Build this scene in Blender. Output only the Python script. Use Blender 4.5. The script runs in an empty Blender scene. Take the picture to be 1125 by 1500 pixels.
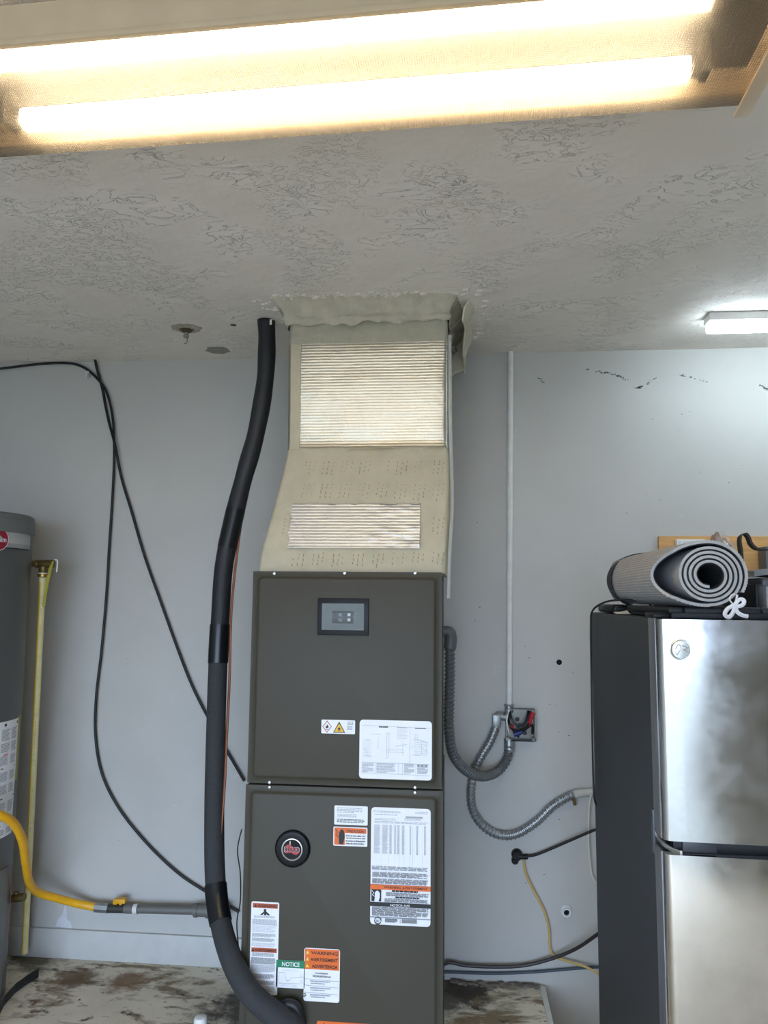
import bpy, bmesh, math, random
from mathutils import Vector, Matrix, noise
random.seed(7)
sc = bpy.context.scene
COL = sc.collection

# ------------------------------------------------------------------ camera, world, exposure
CAM_D, CAM_H, PITCH, YAW, ROLL, FPX = 3.17, 1.7064, 0.1112, 0.0958, 0.0096, 1100.0
IW, IH = 1125, 1500
_rt0 = Vector((math.cos(YAW), math.sin(YAW), 0))
FWD = Vector((-math.sin(YAW)*math.cos(PITCH), math.cos(YAW)*math.cos(PITCH), math.sin(PITCH)))
_up0 = _rt0.cross(FWD)
RT = (math.cos(ROLL)*_rt0 + math.sin(ROLL)*_up0).normalized()
UP = RT.cross(FWD).normalized()
CAMP = Vector((0, -CAM_D, CAM_H))
cd = bpy.data.cameras.new('camera'); cam = bpy.data.objects.new('camera', cd); COL.objects.link(cam)
cd.sensor_fit = 'VERTICAL'; cd.sensor_height = 36.0; cd.lens = 36.0*FPX/IH; cd.clip_start = 0.02
cam.matrix_world = Matrix(((RT.x, UP.x, -FWD.x, CAMP.x), (RT.y, UP.y, -FWD.y, CAMP.y), (RT.z, UP.z, -FWD.z, CAMP.z), (0, 0, 0, 1)))
sc.camera = cam
sc.view_settings.view_transform = 'Standard'; sc.view_settings.look = 'None'
sc.view_settings.gamma = 1.0; sc.view_settings.use_curve_mapping = False
sc.view_settings.exposure = 0.72
SKY_STRENGTH = 8.0
TUBE_STRENGTH = 27.0
LED_STRENGTH = 17.0
w = bpy.data.worlds.new('daylight'); sc.world = w; w.use_nodes = True
wn = w.node_tree; bg = wn.nodes['Background']
bg.inputs['Color'].default_value = (0.58, 0.74, 1.0, 1); bg.inputs['Strength'].default_value = SKY_STRENGTH
ROOM_X0, ROOM_X1, ROOM_Y0 = -2.75, 3.6, -5.6     # garage: back wall at y = 0, door opening at ROOM_Y0
CEIL, PLAT = 2.75, 0.20
OPEN_X0, OPEN_X1, OPEN_Z = -2.5, 1.30, 2.15
pl = bpy.data.lights.new('garage_door_daylight_portal', 'AREA'); pl.shape = 'RECTANGLE'
pl.size = OPEN_X1-OPEN_X0; pl.size_y = OPEN_Z; pl.cycles.is_portal = True
po = bpy.data.objects.new('garage_door_daylight_portal', pl); COL.objects.link(po)
po.location = ((OPEN_X0+OPEN_X1)/2, ROOM_Y0-0.02, OPEN_Z/2); po.rotation_euler = (math.pi/2, 0, 0)

def ray(x, y): return FWD + (x-IW/2)/FPX*RT - (y-IH/2)/FPX*UP
def at(x, y, Y):
    d = ray(x, y); return CAMP + d*((Y-CAMP.y)/d.y)
def atz(x, y, Z):
    d = ray(x, y); return CAMP + d*((Z-CAMP.z)/d.z)

# ------------------------------------------------------------------ materials
def lin(c):
    if isinstance(c, str):
        c = tuple(int(c[i:i+2], 16)/255 for i in (0, 2, 4))
    return tuple((v/12.92 if v <= .04045 else ((v+.055)/1.055)**2.4) for v in c)
class NT:
    def __init__(s, m): s.t = m.node_tree; s.n = s.t.nodes; s.l = s.t.links
    def add(s, typ, **kw):
        n = s.n.new(typ)
        for k, v in kw.items():
            if k == 'ins':
                for a, b in v.items():
                    if hasattr(b, 'is_output') or isinstance(b, bpy.types.NodeSocket): s.l.new(b, n.inputs[a])
                    else: n.inputs[a].default_value = b
            else: setattr(n, k, v)
        return n
    def math(s, op, a, b=None, clamp=False):
        n = s.n.new('ShaderNodeMath'); n.operation = op; n.use_clamp = clamp
        for i, v in enumerate((a, b)):
            if v is None: continue
            if isinstance(v, bpy.types.NodeSocket): s.l.new(v, n.inputs[i])
            else: n.inputs[i].default_value = v
        return n.outputs[0]
    def mixc(s, f, a, b):
        n = s.n.new('ShaderNodeMix'); n.data_type = 'RGBA'
        for i, v in ((0, f), (6, a), (7, b)):
            if isinstance(v, bpy.types.NodeSocket): s.l.new(v, n.inputs[i])
            elif i == 0: n.inputs[0].default_value = v
            else: n.inputs[i].default_value = (*v, 1) if len(v) == 3 else v
        return n.outputs[2]
    def ramp(s, f, p0, p1):
        n = s.n.new('ShaderNodeMapRange'); n.clamp = True; s.l.new(f, n.inputs[0])
        n.inputs[1].default_value = p0; n.inputs[2].default_value = p1
        return n.outputs[0]
def newmat(name):
    m = bpy.data.materials.new(name); m.use_nodes = True
    return m, NT(m), m.node_tree.nodes['Principled BSDF']
MATS = {}
def M(name, col=None, rough=.5, metal=0., var=.06, scale=30., bump=0., bscale=200., spec=.5, coat=0., stretch=(1, 1, 1)):
    """plain procedural material: colour broken up by noise, optional fine relief"""
    if name in MATS: return MATS[name]
    m, t, b = newmat(name); c = lin(col)
    tc = t.add('ShaderNodeTexCoord'); mp = t.add('ShaderNodeMapping', ins={0: tc.outputs['Object']}); mp.inputs[3].default_value = stretch
    nz = t.add('ShaderNodeTexNoise', ins={'Vector': mp.outputs[0], 'Scale': scale, 'Detail': 4.})
    f = t.ramp(nz.outputs[0], .3, .7)
    t.l.new(t.mixc(f, tuple(max(0, v*(1-var)) for v in c), tuple(min(1, v*(1+var)) for v in c)), b.inputs['Base Color'])
    b.inputs['Roughness'].default_value = rough; b.inputs['Metallic'].default_value = metal
    b.inputs['Specular IOR Level'].default_value = spec; b.inputs['Coat Weight'].default_value = coat
    if bump:
        n2 = t.add('ShaderNodeTexNoise', ins={'Vector': mp.outputs[0], 'Scale': bscale, 'Detail': 3.})
        bp = t.add('ShaderNodeBump', ins={'Height': n2.outputs[0], 'Strength': bump, 'Distance': .004})
        t.l.new(bp.outputs[0], b.inputs['Normal'])
    MATS[name] = m; return m

def ceiling_mat():
    m, t, b = newmat('skip_trowel_ceiling')
    g = t.add('ShaderNodeTexCoord').outputs['Object']
    big = t.add('ShaderNodeTexNoise', ins={'Vector': g, 'Scale': 2.6, 'Detail': 2., 'Distortion': .6})
    mask = t.ramp(big.outputs[0], .50, .60)
    mp = t.add('ShaderNodeMapping', ins={0: g}); mp.inputs[3].default_value = (1, 1.6, 1); mp.inputs[2].default_value = (0, 0, .5)
    fine = t.add('ShaderNodeTexNoise', ins={'Vector': mp.outputs[0], 'Scale': 34., 'Detail': 2.5, 'Distortion': 1.2})
    rid = t.ramp(fine.outputs[0], .53, .60)          # flat-topped splatter, knocked down
    h1 = t.math('MULTIPLY', rid, mask)
    # long trowel marks
    mp2 = t.add('ShaderNodeMapping', ins={0: g}); mp2.inputs[3].default_value = (1, 2.2, 1); mp2.inputs[2].default_value = (0, 0, -.7)
    tr = t.add('ShaderNodeTexNoise', ins={'Vector': mp2.outputs[0], 'Scale': 7., 'Detail': 3., 'Distortion': 2.2})
    tri = t.math('SUBTRACT', 1., t.ramp(t.math('ABSOLUTE', t.math('SUBTRACT', tr.outputs[0], .5)), 0., .012))
    big2 = t.add('ShaderNodeTexNoise', ins={'Vector': g, 'Scale': 5., 'Detail': 1.})
    h2 = t.math('MULTIPLY', tri, t.ramp(big2.outputs[0], .5, .62))
    h = t.math('ADD', t.math('MULTIPLY', h1, .42), t.math('MULTIPLY', h2, .55))
    soft = t.add('ShaderNodeTexNoise', ins={'Vector': g, 'Scale': 9., 'Detail': 5.})
    h = t.math('ADD', h, t.math('MULTIPLY', soft.outputs[0], .9))
    bp = t.add('ShaderNodeBump', ins={'Height': h, 'Strength': 1., 'Distance': .0085})
    t.l.new(bp.outputs[0], b.inputs['Normal'])
    t.l.new(t.mixc(t.ramp(big2.outputs[0], .3, .7), lin('e0d9d0'), lin('e8e2da')), b.inputs['Base Color'])
    b.inputs['Roughness'].default_value = .75
    return m
def wall_mat(name, c1, c2):
    m, t, b = newmat(name)
    g = t.add('ShaderNodeTexCoord').outputs['Object']
    n1 = t.add('ShaderNodeTexNoise', ins={'Vector': g, 'Scale': 1.7, 'Detail': 6., 'Roughness': .6})
    base = t.mixc(t.ramp(n1.outputs[0], .35, .65), lin(c1), lin(c2))
    n2 = t.add('ShaderNodeTexNoise', ins={'Vector': g, 'Scale': 9., 'Detail': 8., 'Roughness': .7})
    base = t.mixc(t.math('MULTIPLY', t.ramp(n2.outputs[0], .64, .76), .35), base, lin('dfe1e0'))
    n4 = t.add('ShaderNodeTexNoise', ins={'Vector': g, 'Scale': 60., 'Detail': 2.})
    base = t.mixc(t.math('MULTIPLY', t.ramp(n4.outputs[0], .76, .79), .6), base, lin('6e706e'))
    t.l.new(base, b.inputs['Base Color']); b.inputs['Roughness'].default_value = .55
    n3 = t.add('ShaderNodeTexNoise', ins={'Vector': g, 'Scale': 22., 'Detail': 6.})
    bp = t.add('ShaderNodeBump', ins={'Height': n3.outputs[0], 'Strength': .22, 'Distance': .004}); t.l.new(bp.outputs[0], b.inputs['Normal'])
    return m
def stain_mat(name, base, stains, rough=.8, spots=()):
    """stains: (scale, lo, hi, colour, stretch)"""
    m, t, b = newmat(name); g = t.add('ShaderNodeTexCoord').outputs['Object']
    n0 = t.add('ShaderNodeTexNoise', ins={'Vector': g, 'Scale': 6., 'Detail': 6.})
    c = t.mixc(t.ramp(n0.outputs[0], .3, .7), tuple(v*.9 for v in lin(base)), tuple(min(1, v*1.08) for v in lin(base)))
    for i, (s, lo, hi, col, st) in enumerate(stains):
        mp = t.add('ShaderNodeMapping', ins={0: g}); mp.inputs[3].default_value = st; mp.inputs[1].default_value = (i*3.1, i*1.7, 0)
        nn = t.add('ShaderNodeTexNoise', ins={'Vector': mp.outputs[0], 'Scale': s, 'Detail': 7., 'Roughness': .65, 'Distortion': .4})
        c = t.mixc(t.ramp(nn.outputs[0], lo, hi), c, lin(col))
    for (sx, sy, sz, rad, col) in spots:      # grime patches with ragged outlines
        d = t.add('ShaderNodeVectorMath', operation='DISTANCE', ins={0: g, 1: (sx, sy, sz)})
        nn = t.add('ShaderNodeTexNoise', ins={'Vector': g, 'Scale': 14., 'Detail': 7., 'Roughness': .7})
        dd = t.math('ADD', t.math('DIVIDE', d.outputs['Value'], rad), t.math('MULTIPLY', t.math('SUBTRACT', nn.outputs[0], .5), 2.6))
        c = t.mixc(t.math('MULTIPLY', t.math('SUBTRACT', 1., t.ramp(dd, .55, 1.1)), .85), c, lin(col))
    t.l.new(c, b.inputs['Base Color']); b.inputs['Roughness'].default_value = rough
    bp = t.add('ShaderNodeBump', ins={'Height': n0.outputs[0], 'Strength': .3, 'Distance': .004}); t.l.new(bp.outputs[0], b.inputs['Normal'])
    return m
def foil_mat(name, tint, rough):
    """reinforced foil facing: fine horizontal scrim threads, crinkles"""
    m, t, b = newmat(name); g = t.add('ShaderNodeTexCoord').outputs['Object']
    sx = t.add('ShaderNodeSeparateXYZ', ins={0: g})
    rows = t.math('SINE', t.math('MULTIPLY', sx.outputs[2], 2*math.pi/.0105))
    cols = t.math('SINE', t.math('MULTIPLY', sx.outputs[0], 2*math.pi/.0105))
    cr = t.add('ShaderNodeTexNoise', ins={'Vector': g, 'Scale': 26., 'Detail': 5., 'Distortion': 1.})
    fine = t.add('ShaderNodeTexNoise', ins={'Vector': g, 'Scale': 160., 'Detail': 2.})
    h = t.math('ADD', t.math('MULTIPLY', rows, .20), t.math('MULTIPLY', cols, .03))
    h = t.math('ADD', h, t.math('MULTIPLY', cr.outputs[0], 1.3)); h = t.math('ADD', h, t.math('MULTIPLY', fine.outputs[0], .5))
    bp = t.add('ShaderNodeBump', ins={'Height': h, 'Strength': .36, 'Distance': .003}); t.l.new(bp.outputs[0], b.inputs['Normal'])
    t.l.new(t.mixc(t.ramp(cr.outputs[0], .35, .65), tuple(v*.92 for v in lin(tint)), lin(tint)), b.inputs['Base Color'])
    b.inputs['Metallic'].default_value = .85; b.inputs['Roughness'].default_value = rough
    return m
def lens_mat():
    m, t, b = newmat('prismatic_acrylic_lens'); t.n.remove(b); out = t.n['Material Output']
    g = t.add('ShaderNodeTexCoord').outputs['Object']; sx = t.add('ShaderNodeSeparateXYZ', ins={0: g})
    u = t.math('ADD', sx.outputs[0], sx.outputs[1]); v = t.math('SUBTRACT', sx.outputs[0], sx.outputs[1])
    k = 2*math.pi/.0085
    p = t.math('MULTIPLY', t.math('SINE', t.math('MULTIPLY', u, k)), t.math('SINE', t.math('MULTIPLY', v, k)))
    pat = t.ramp(p, -.5, .6)
    bp = t.add('ShaderNodeBump', ins={'Height': p, 'Strength': .35, 'Distance': .002})
    tr = t.add('ShaderNodeBsdfTransparent', ins={0: (.93, .91, .87, 1)})
    rf = t.add('ShaderNodeBsdfRefraction', ins={'Color': (.9, .88, .84, 1), 'Roughness': .5, 'IOR': 1.3, 'Normal': bp.outputs[0]})
    df = t.add('ShaderNodeBsdfDiffuse', ins={0: (.34, .32, .29, 1)})
    tl = t.add('ShaderNodeBsdfTranslucent', ins={0: (.16, .15, .13, 1)})
    m0 = t.add('ShaderNodeMixShader', ins={0: .5, 1: tl.outputs[0], 2: df.outputs[0]})
    m1 = t.add('ShaderNodeMixShader', ins={0: .22, 1: m0.outputs[0], 2: rf.outputs[0]})
    m2 = t.add('ShaderNodeMixShader', ins={0: t.math('ADD', t.math('MULTIPLY', pat, .55), .28), 1: m1.outputs[0], 2: tr.outputs[0]})
    t.l.new(m2.outputs[0], out.inputs[0]); return m
def emit_mat(name, col, s):
    m, t, b = newmat(name); b.inputs['Base Color'].default_value = (.9, .9, .9, 1)
    b.inputs['Emission Color'].default_value = (*col, 1); b.inputs['Emission Strength'].default_value = s
    return m
def clear_mat(name, col=(.9, .93, .95), rough=.1, see=.7):
    m, t, b = newmat(name); out = t.n['Material Output']
    b.inputs['Base Color'].default_value = (*col, 1); b.inputs['Roughness'].default_value = rough
    tr = t.add('ShaderNodeBsdfTransparent', ins={0: (*col, 1)})
    mx = t.add('ShaderNodeMixShader', ins={0: see, 1: b.outputs[0], 2: tr.outputs[0]}); t.l.new(mx.outputs[0], out.inputs[0]); return m
def steel_mat():
    m, t, b = newmat('smudged_stainless_steel'); g = t.add('ShaderNodeTexCoord').outputs['Object']
    mp = t.add('ShaderNodeMapping', ins={0: g}); mp.inputs[3].default_value = (1, 1, .8)
    big = t.add('ShaderNodeTexNoise', ins={'Vector': mp.outputs[0], 'Scale': 2.6, 'Detail': 1.})
    sm = t.add('ShaderNodeTexNoise', ins={'Vector': g, 'Scale': 18., 'Detail': 6., 'Roughness': .65})
    bp = t.add('ShaderNodeBump', ins={'Height': big.outputs[0], 'Strength': .22, 'Distance': .03}); t.l.new(bp.outputs[0], b.inputs['Normal'])
    r = t.math('ADD', t.math('MULTIPLY', t.ramp(sm.outputs[0], .35, .7), .07), .10); t.l.new(r, b.inputs['Roughness'])
    t.l.new(t.mixc(t.ramp(sm.outputs[0], .3, .75), lin('b3b2b0'), lin('c0bfbd')), b.inputs['Base Color'])
    b.inputs['Metallic'].default_value = 1.; return m

# ------------------------------------------------------------------ geometry helpers
class MB:
    def __init__(s): s.bm = bmesh.new()
    def box(s, x0, x1, y0, y1, z0, z1, bev=0., seg=2):
        t = bmesh.new(); r = bmesh.ops.create_cube(t, size=1)
        for v in t.verts: v.co = Vector(((x0+x1)/2+v.co.x*(x1-x0), (y0+y1)/2+v.co.y*(y1-y0), (z0+z1)/2+v.co.z*(z1-z0)))
        if bev: bmesh.ops.bevel(t, geom=t.edges[:], offset=bev, segments=seg, profile=.6, affect='EDGES')
        return s.merge(t)
    def merge(s, t):
        mp = {}
        for v in t.verts: mp[v] = s.bm.verts.new(v.co)
        for f in t.faces:
            try: s.bm.faces.new([mp[v] for v in f.verts])
            except ValueError: pass
        t.free(); return s
    def rings(s, rings, close=False, cap=True):
        vs = [[s.bm.verts.new(p) for p in r] for r in rings]; n = len(vs[0])
        for i in range(len(vs) if close else len(vs)-1):
            a, b = vs[i], vs[(i+1) % len(vs)]
            for j in range(n): s.bm.faces.new((a[j], a[(j+1) % n], b[(j+1) % n], b[j]))
        if cap and not close: s.bm.faces.new(vs[0][::-1]); s.bm.faces.new(vs[-1])
        return s
    def tube(s, pts, r, n=10, sub=8, cap=True, flat=1.):
        P = spline(pts, sub) if sub > 1 else [Vector(p) for p in pts]
        L = len(P); rr = r if callable(r) else (lambda u: r)
        T = [((P[min(i+1, L-1)]-P[max(i-1, 0)]).normalized()) for i in range(L)]
        nrm = T[0].orthogonal().normalized(); out = []
        for i in range(L):
            nrm = (nrm - T[i]*nrm.dot(T[i])).normalized(); bn = T[i].cross(nrm); q = rr(i/(L-1))
            out.append([P[i]+nrm*math.cos(a)*q+bn*math.sin(a)*q*flat for a in [2*math.pi*k/n for k in range(n)]])
        return s.rings(out, cap=cap)
    def cyl(s, a, b, r, n=20, r2=None):
        a, b = Vector(a), Vector(b); return s.tube([a, b], (lambda u: r+(r2-r)*u) if r2 is not None else r, n=n, sub=1)
    def lathe(s, prof, c, axis='z', n=32):
        c = Vector(c); R = []
        for (r, h) in prof:
            ring = []
            for k in range(n):
                a = 2*math.pi*k/n; p = (r*math.cos(a), r*math.sin(a), h)
                if axis == '-y': p = (p[0], -p[2], p[1])
                elif axis == 'x': p = (p[2], p[0], p[1])
                elif axis == '-z': p = (p[0], -p[1], -p[2])
                ring.append(c+Vector(p))
            R.append(ring)
        return s.rings(R)
    def prism(s, pts, y0, y1):           # outline (x, z), thickness along y
        a = [s.bm.verts.new((x, y0, z)) for x, z in pts]; b = [s.bm.verts.new((x, y1, z)) for x, z in pts]; n = len(pts)
        s.bm.faces.new(a); s.bm.faces.new(b[::-1])
        for i in range(n): s.bm.faces.new((a[i], b[i], b[(i+1) % n], a[(i+1) % n]))
        return s
    def grid(s, f, nu, nv):
        V = [[s.bm.verts.new(f(i/nu, j/nv)) for j in range(nv+1)] for i in range(nu+1)]
        for i in range(nu):
            for j in range(nv): s.bm.faces.new((V[i][j], V[i+1][j], V[i+1][j+1], V[i][j+1]))
        return s
    def slab(s, f, nu, nv, th):          # grid surface given real thickness th along its normal offset vector
        off = Vector(th)
        top = [[s.bm.verts.new(f(i/nu, j/nv)) for j in range(nv+1)] for i in range(nu+1)]
        bot = [[s.bm.verts.new(Vector(f(i/nu, j/nv))+off) for j in range(nv+1)] for i in range(nu+1)]
        for i in range(nu):
            for j in range(nv):
                s.bm.faces.new((top[i][j], top[i+1][j], top[i+1][j+1], top[i][j+1]))
                s.bm.faces.new((bot[i][j], bot[i][j+1], bot[i+1][j+1], bot[i+1][j]))
        for i in range(nu):
            s.bm.faces.new((top[i][0], bot[i][0], bot[i+1][0], top[i+1][0])); s.bm.faces.new((top[i][nv], top[i+1][nv], bot[i+1][nv], bot[i][nv]))
        for j in range(nv):
            s.bm.faces.new((top[0][j], top[0][j+1], bot[0][j+1], bot[0][j])); s.bm.faces.new((top[nu][j], bot[nu][j], bot[nu][j+1], top[nu][j+1]))
        return s
def spline(pts, sub):
    P = [Vector(p) for p in pts]; out = []
    for i in range(len(P)-1):
        p0, p1, p2, p3 = P[max(i-1, 0)], P[i], P[i+1], P[min(i+2, len(P)-1)]
        for k in range(sub):
            t = k/sub
            out.append(.5*((2*p1)+(p2-p0)*t+(2*p0-5*p1+4*p2-p3)*t*t+(3*p1-p0-3*p2+p3)*t*t*t))
    out.append(P[-1]); return out
WL = {}
def tag(o, label=None, cat=None, group=None, kind=None):
    for k, v in (('label', label), ('category', cat), ('group', group), ('kind', kind)):
        if v: o[k] = v
    return o
def link(name, me, org, parent):
    o = bpy.data.objects.new(name, me); COL.objects.link(o); WL[o] = Vector(org)
    if parent is not None: o.parent = parent; o.location = Vector(org)-WL[parent]
    else: o.location = org
    return o
def thing(name, loc, label, cat, group=None):
    o = link(name, None, loc, None); o.empty_display_size = .1; return tag(o, label, cat, group)
def obj(name, mb, mat, parent=None, smooth=True, ang=38, origin=None):
    bm = mb.bm; bmesh.ops.recalc_face_normals(bm, faces=bm.faces[:])
    co = [v.co for v in bm.verts]
    if origin is None:
        mn = [min(c[i] for c in co) for i in range(3)]; mx = [max(c[i] for c in co) for i in range(3)]
        origin = Vector(((mn[0]+mx[0])/2, (mn[1]+mx[1])/2, mn[2]))
    origin = Vector(origin)
    for v in bm.verts: v.co -= origin
    me = bpy.data.meshes.new(name); bm.to_mesh(me); bm.free()
    if isinstance(mat, str): mat = MATS[mat]
    me.materials.append(mat)
    if smooth:
        me.polygons.foreach_set('use_smooth', [True]*len(me.polygons)); me.set_sharp_from_angle(angle=math.radians(ang))
    return link(name, me, origin, parent)
def struct(name, mb, mat, **k): return tag(obj(name, mb, mat, **k), kind='structure')
def text_mesh(s, bold=0.):
    cu = bpy.data.curves.new('lettering', 'FONT'); cu.body = s; cu.align_x = 'LEFT'; cu.offset = bold; cu.resolution_u = 3
    o = bpy.data.objects.new('lettering', cu); COL.objects.link(o)
    dg = bpy.context.evaluated_depsgraph_get(); me = bpy.data.meshes.new_from_object(o.evaluated_get(dg))
    bpy.data.objects.remove(o); bpy.data.curves.remove(cu); return me
def text_mb(s, x0, x1, z0, z1, y, bold=.03, f=None):
    me = text_mesh(s, bold); xs = [v.co.x for v in me.vertices]; ys = [v.co.y for v in me.vertices]
    a, b, c, d = min(xs), max(xs), min(ys), max(ys); mb = MB(); mb.bm.from_mesh(me); bpy.data.meshes.remove(me)
    for v in mb.bm.verts:
        u = (v.co.x-a)/(b-a); q = (v.co.y-c)/(d-c)
        v.co = Vector(f(u, q)) if f else Vector((x0+u*(x1-x0), y, z0+q*(z1-z0)))
    return mb

# base palette
for a in [('unit_grey', '434037', .5, .0, .02, 8, 0., 200., .2), ('unit_panel_grey', '454238', .45, .0, .02, 6, 0., 200., .22), ('screw_zinc', 'b9b9b4', .35, .9), ('black_plastic', '0d0e10', .4, 0, .06, 30, 0., 200., .25),
          ('black_rubber', '17191c', .5), ('label_white', 'e9eaec', .35, 0, .02), ('ink_black', '1d1c1c', .5), ('ink_grey', 'aeafb3', .5), ('ink_orange', 'e06a25', .45), ('ink_orange_dark', 'b4532e', .45),
          ('ink_red', 'b3343a', .45), ('ink_yellow', 'e8b722', .45), ('ink_green', '157a55', .45), ('silver', 'c9c9c4', .3, .9), ('white_paint', 'd8d8d4', .5), ('white_plastic', 'e4e3df', .4),
          ('conduit_grey', '585b5a', .45), ('galvanised', '9a9d9c', .42, .75), ('bright_steel', 'cfcfc8', .25, .9), ('gas_yellow', 'e3a81a', .4), ('valve_yellow', 'd9a017', .45),
          ('pipe_iron', '6b6a66', .55, .2), ('pipe_black', '34342f', .55), ('brass', '6f6038', .45, .7), ('brass_bright', 'a98a4a', .35, .8), ('heater_grey', '545553', .38, 0, .03), ('heater_grey_top', '6c6e6d', .45),
          ('red_logo', '8d1f33', .4), ('fridge_side', '32363a', .5, 0, .04, 60, .15, 700), ('fridge_trim', '7d7e80', .3, .5), ('mat_grey', 'a5a4a3', .9, 0, .06, 40, .3, 500), ('mat_black', '14151a', .85),
          ('tray_black', '15181f', .6), ('lace_white', 'dedee0', .85), ('strap_black', '2b2623', .7), ('copper', '9a6248', .45, .6), ('tape_black', '101418', .28), ('clear_paper', 'dad9d0', .6),
          ('wire_red', 'b01525', .45), ('wire_blue', '1b2b66', .45), ('wire_black', '141416', .45), ('cord_yellow', 'c7a662', .55), ('cord_white', 'd0cec0', .55), ('cable_brown', '2e2626', .5), ('cable_black', '0d0e10', .6),
          ('pvc_cream', 'd9cf9a', .5, 0, .08), ('pvc_stripe', 'dcb62f', .5), ('lever_olive', 'a49a35', .45), ('beige_enamel', 'd2bd9f', .4, 0, .05, 12), ('rust', '5a4a38', .8, .2, .3, 80), ('wood_tan', 'c79a5e', .6, 0, .12, 14), ('brown_stone', '8b7566', .8, 0, .2, 20, .5, 60),
          ('cloth_grey', '7d7f7e', .9), ('lid_dark', '4a4c4e', .4), ('contents_brown', 'a2825f', .7, 0, .15), ('outlet_grey', 'c9cbc9', .5), ('pink_ink', 'dba3a3', .5), ('display_dark', '14181a', .4), ('white_button', 'cfd2d4', .4)]:
    M(*a)
M('insulation_black', '1d2025', .55, 0, .1, 60, .25, 250); M('insulation_grey', '303234', .8, 0, .12, 90, .4, 300)

# ------------------------------------------------------------------ the garage shell
WALLM = wall_mat('blue_grey_wall_paint', 'b3b2ad', 'bbbab5')
struct('floor', MB().box(ROOM_X0, ROOM_X1, ROOM_Y0, 0, -.1, 0), stain_mat('garage_concrete', 'd6c4a8', [(5, .55, .7, 'c4b295', (1, 1, 1))]))
struct('ceiling', MB().box(ROOM_X0-.1, ROOM_X1+.1, ROOM_Y0-.1, .1, CEIL, CEIL+.1), ceiling_mat(), origin=(0, 0, CEIL))
wall_back = struct('wall_back', MB().box(ROOM_X0-.1, ROOM_X1+.1, 0, .1, 0, CEIL), WALLM, origin=(0, 0, 0))
struct('wall_left', MB().box(ROOM_X0-.1, ROOM_X0, ROOM_Y0, 0, 0, CEIL), WALLM, origin=(ROOM_X0, 0, 0))
struct('wall_right', MB().box(ROOM_X1, ROOM_X1+.1, ROOM_Y0, 0, 0, CEIL), WALLM, origin=(ROOM_X1, 0, 0))
fw = MB().box(ROOM_X0-.1, OPEN_X0, ROOM_Y0-.1, ROOM_Y0, 0, CEIL); fw.box(OPEN_X1, ROOM_X1+.1, ROOM_Y0-.1, ROOM_Y0, 0, CEIL); fw.box(OPEN_X0, OPEN_X1, ROOM_Y0-.1, ROOM_Y0, OPEN_Z, CEIL)
struct('wall_front', fw, WALLM)
struct('ground_outside', MB().box(-14, 16, -26, ROOM_Y0, -.12, -.01), stain_mat('driveway_asphalt', '7a776c', [(2, .55, .75, '66645a', (1, 1, 1))]))
BB_T = .115
struct('baseboard_back', MB().box(ROOM_X0, -.06, -.014, 0, PLAT, PLAT+BB_T, .003), M('baseboard_paint', 'bcbcb8', .5, 0, .05, 14))
PLATX = .34
PLATM = stain_mat('stained_platform', 'e2dac8', [(4.2, .50, .60, '8b7a5f', (1, 2.4, 1)), (9, .58, .66, '5d5346', (1, 1.8, 1)), (5., .60, .68, '6b4a2e', (1, 2, 1)), (22, .62, .7, '4a3b2e', (1, 1.5, 1))], spots=((-.03, -.10, PLAT, .16, '2f2a25'), (.04, -.04, PLAT, .10, '3b342d'), (-.78, -.30, PLAT, .15, '2b2621'), (-1.50, -.17, PLAT, .10, '6b5036'), (-1.28, -.15, PLAT, .09, '80613f'), (-1.72, -.03, PLAT, .12, '55503f')))
struct('platform_floor', MB().box(ROOM_X0, PLATX, -1.05, 0, 0, PLAT, .004), PLATM, origin=(0, 0, 0))
struct('trim_1', MB().box(PLATX-.016, PLATX+.004, -1.05, -.02, PLAT-.05, PLAT+.006, .003), 'white_paint')
# dirt and peeling specks on the back wall
def specks(name, pts, n, spread, smin, smax, Y=-.0008):
    mb = MB(); P = [at(x, y, 0) for x, y in pts]
    for i in range(n):
        k = random.randrange(len(P)-1); c = P[k].lerp(P[k+1], random.random()); c = c+Vector((random.gauss(0, spread), 0, random.gauss(0, spread*.6)))
        s = random.uniform(smin, smax); m = random.randint(5, 7); an = random.random()*6; st = random.uniform(1, 2.2)
        sl = random.uniform(-.5, .5)
        pts2 = [(c.x+st*s*math.cos(an+6.283*j/m)*random.uniform(.6, 1.2), c.z+s*math.sin(an+6.283*j/m)*random.uniform(.5, 1)+sl*s*math.cos(an+6.283*j/m)) for j in range(m)]
        mb.prism(pts2, -.0012, .001)
    o = obj(name, mb, M('dirt_speck', '6a6d6c', .9), wall_back, smooth=False); tag(o, kind='stuff')
specks('dirt_crack', [(855, 541), (900, 548), (917, 557)], 26, .004, .0015, .005)
specks('dirt_crack', [(930, 570), (945, 564), (962, 553)], 22, .003, .0012, .0045)
specks('dirt_crack', [(992, 548), (1015, 554), (1040, 561)], 18, .0025, .001, .0035)
specks('dirt_crack', [(1112, 560), (1116, 567), (1125, 571)], 10, .004, .0015, .005)
specks('dirt_crack', [(790, 553), (796, 560)], 6, .004, .0015, .004)
specks('dirt_crack', [(900, 545), (1000, 600), (1060, 700), (900, 760)], 12, .06, .001, .0025)
specks('dirt_crack', [(700, 900), (840, 1000), (810, 1085), (760, 1400)], 14, .05, .001, .003)
specks('dirt_crack', [(660, 690), (690, 770)], 6, .02, .0015, .003)
pp = MB(); c = at(684, 600, 0); pp.prism([(c.x+.018*math.cos(6.283*j/11)*random.uniform(.4, 1.2), c.z+.018*math.sin(6.283*j/11)*random.uniform(.5, 1.2)) for j in range(11)], -.0012, .001)
obj('paint_chip', pp, M('chip_cream', 'bfbcae', .8), wall_back, smooth=False)
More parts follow.
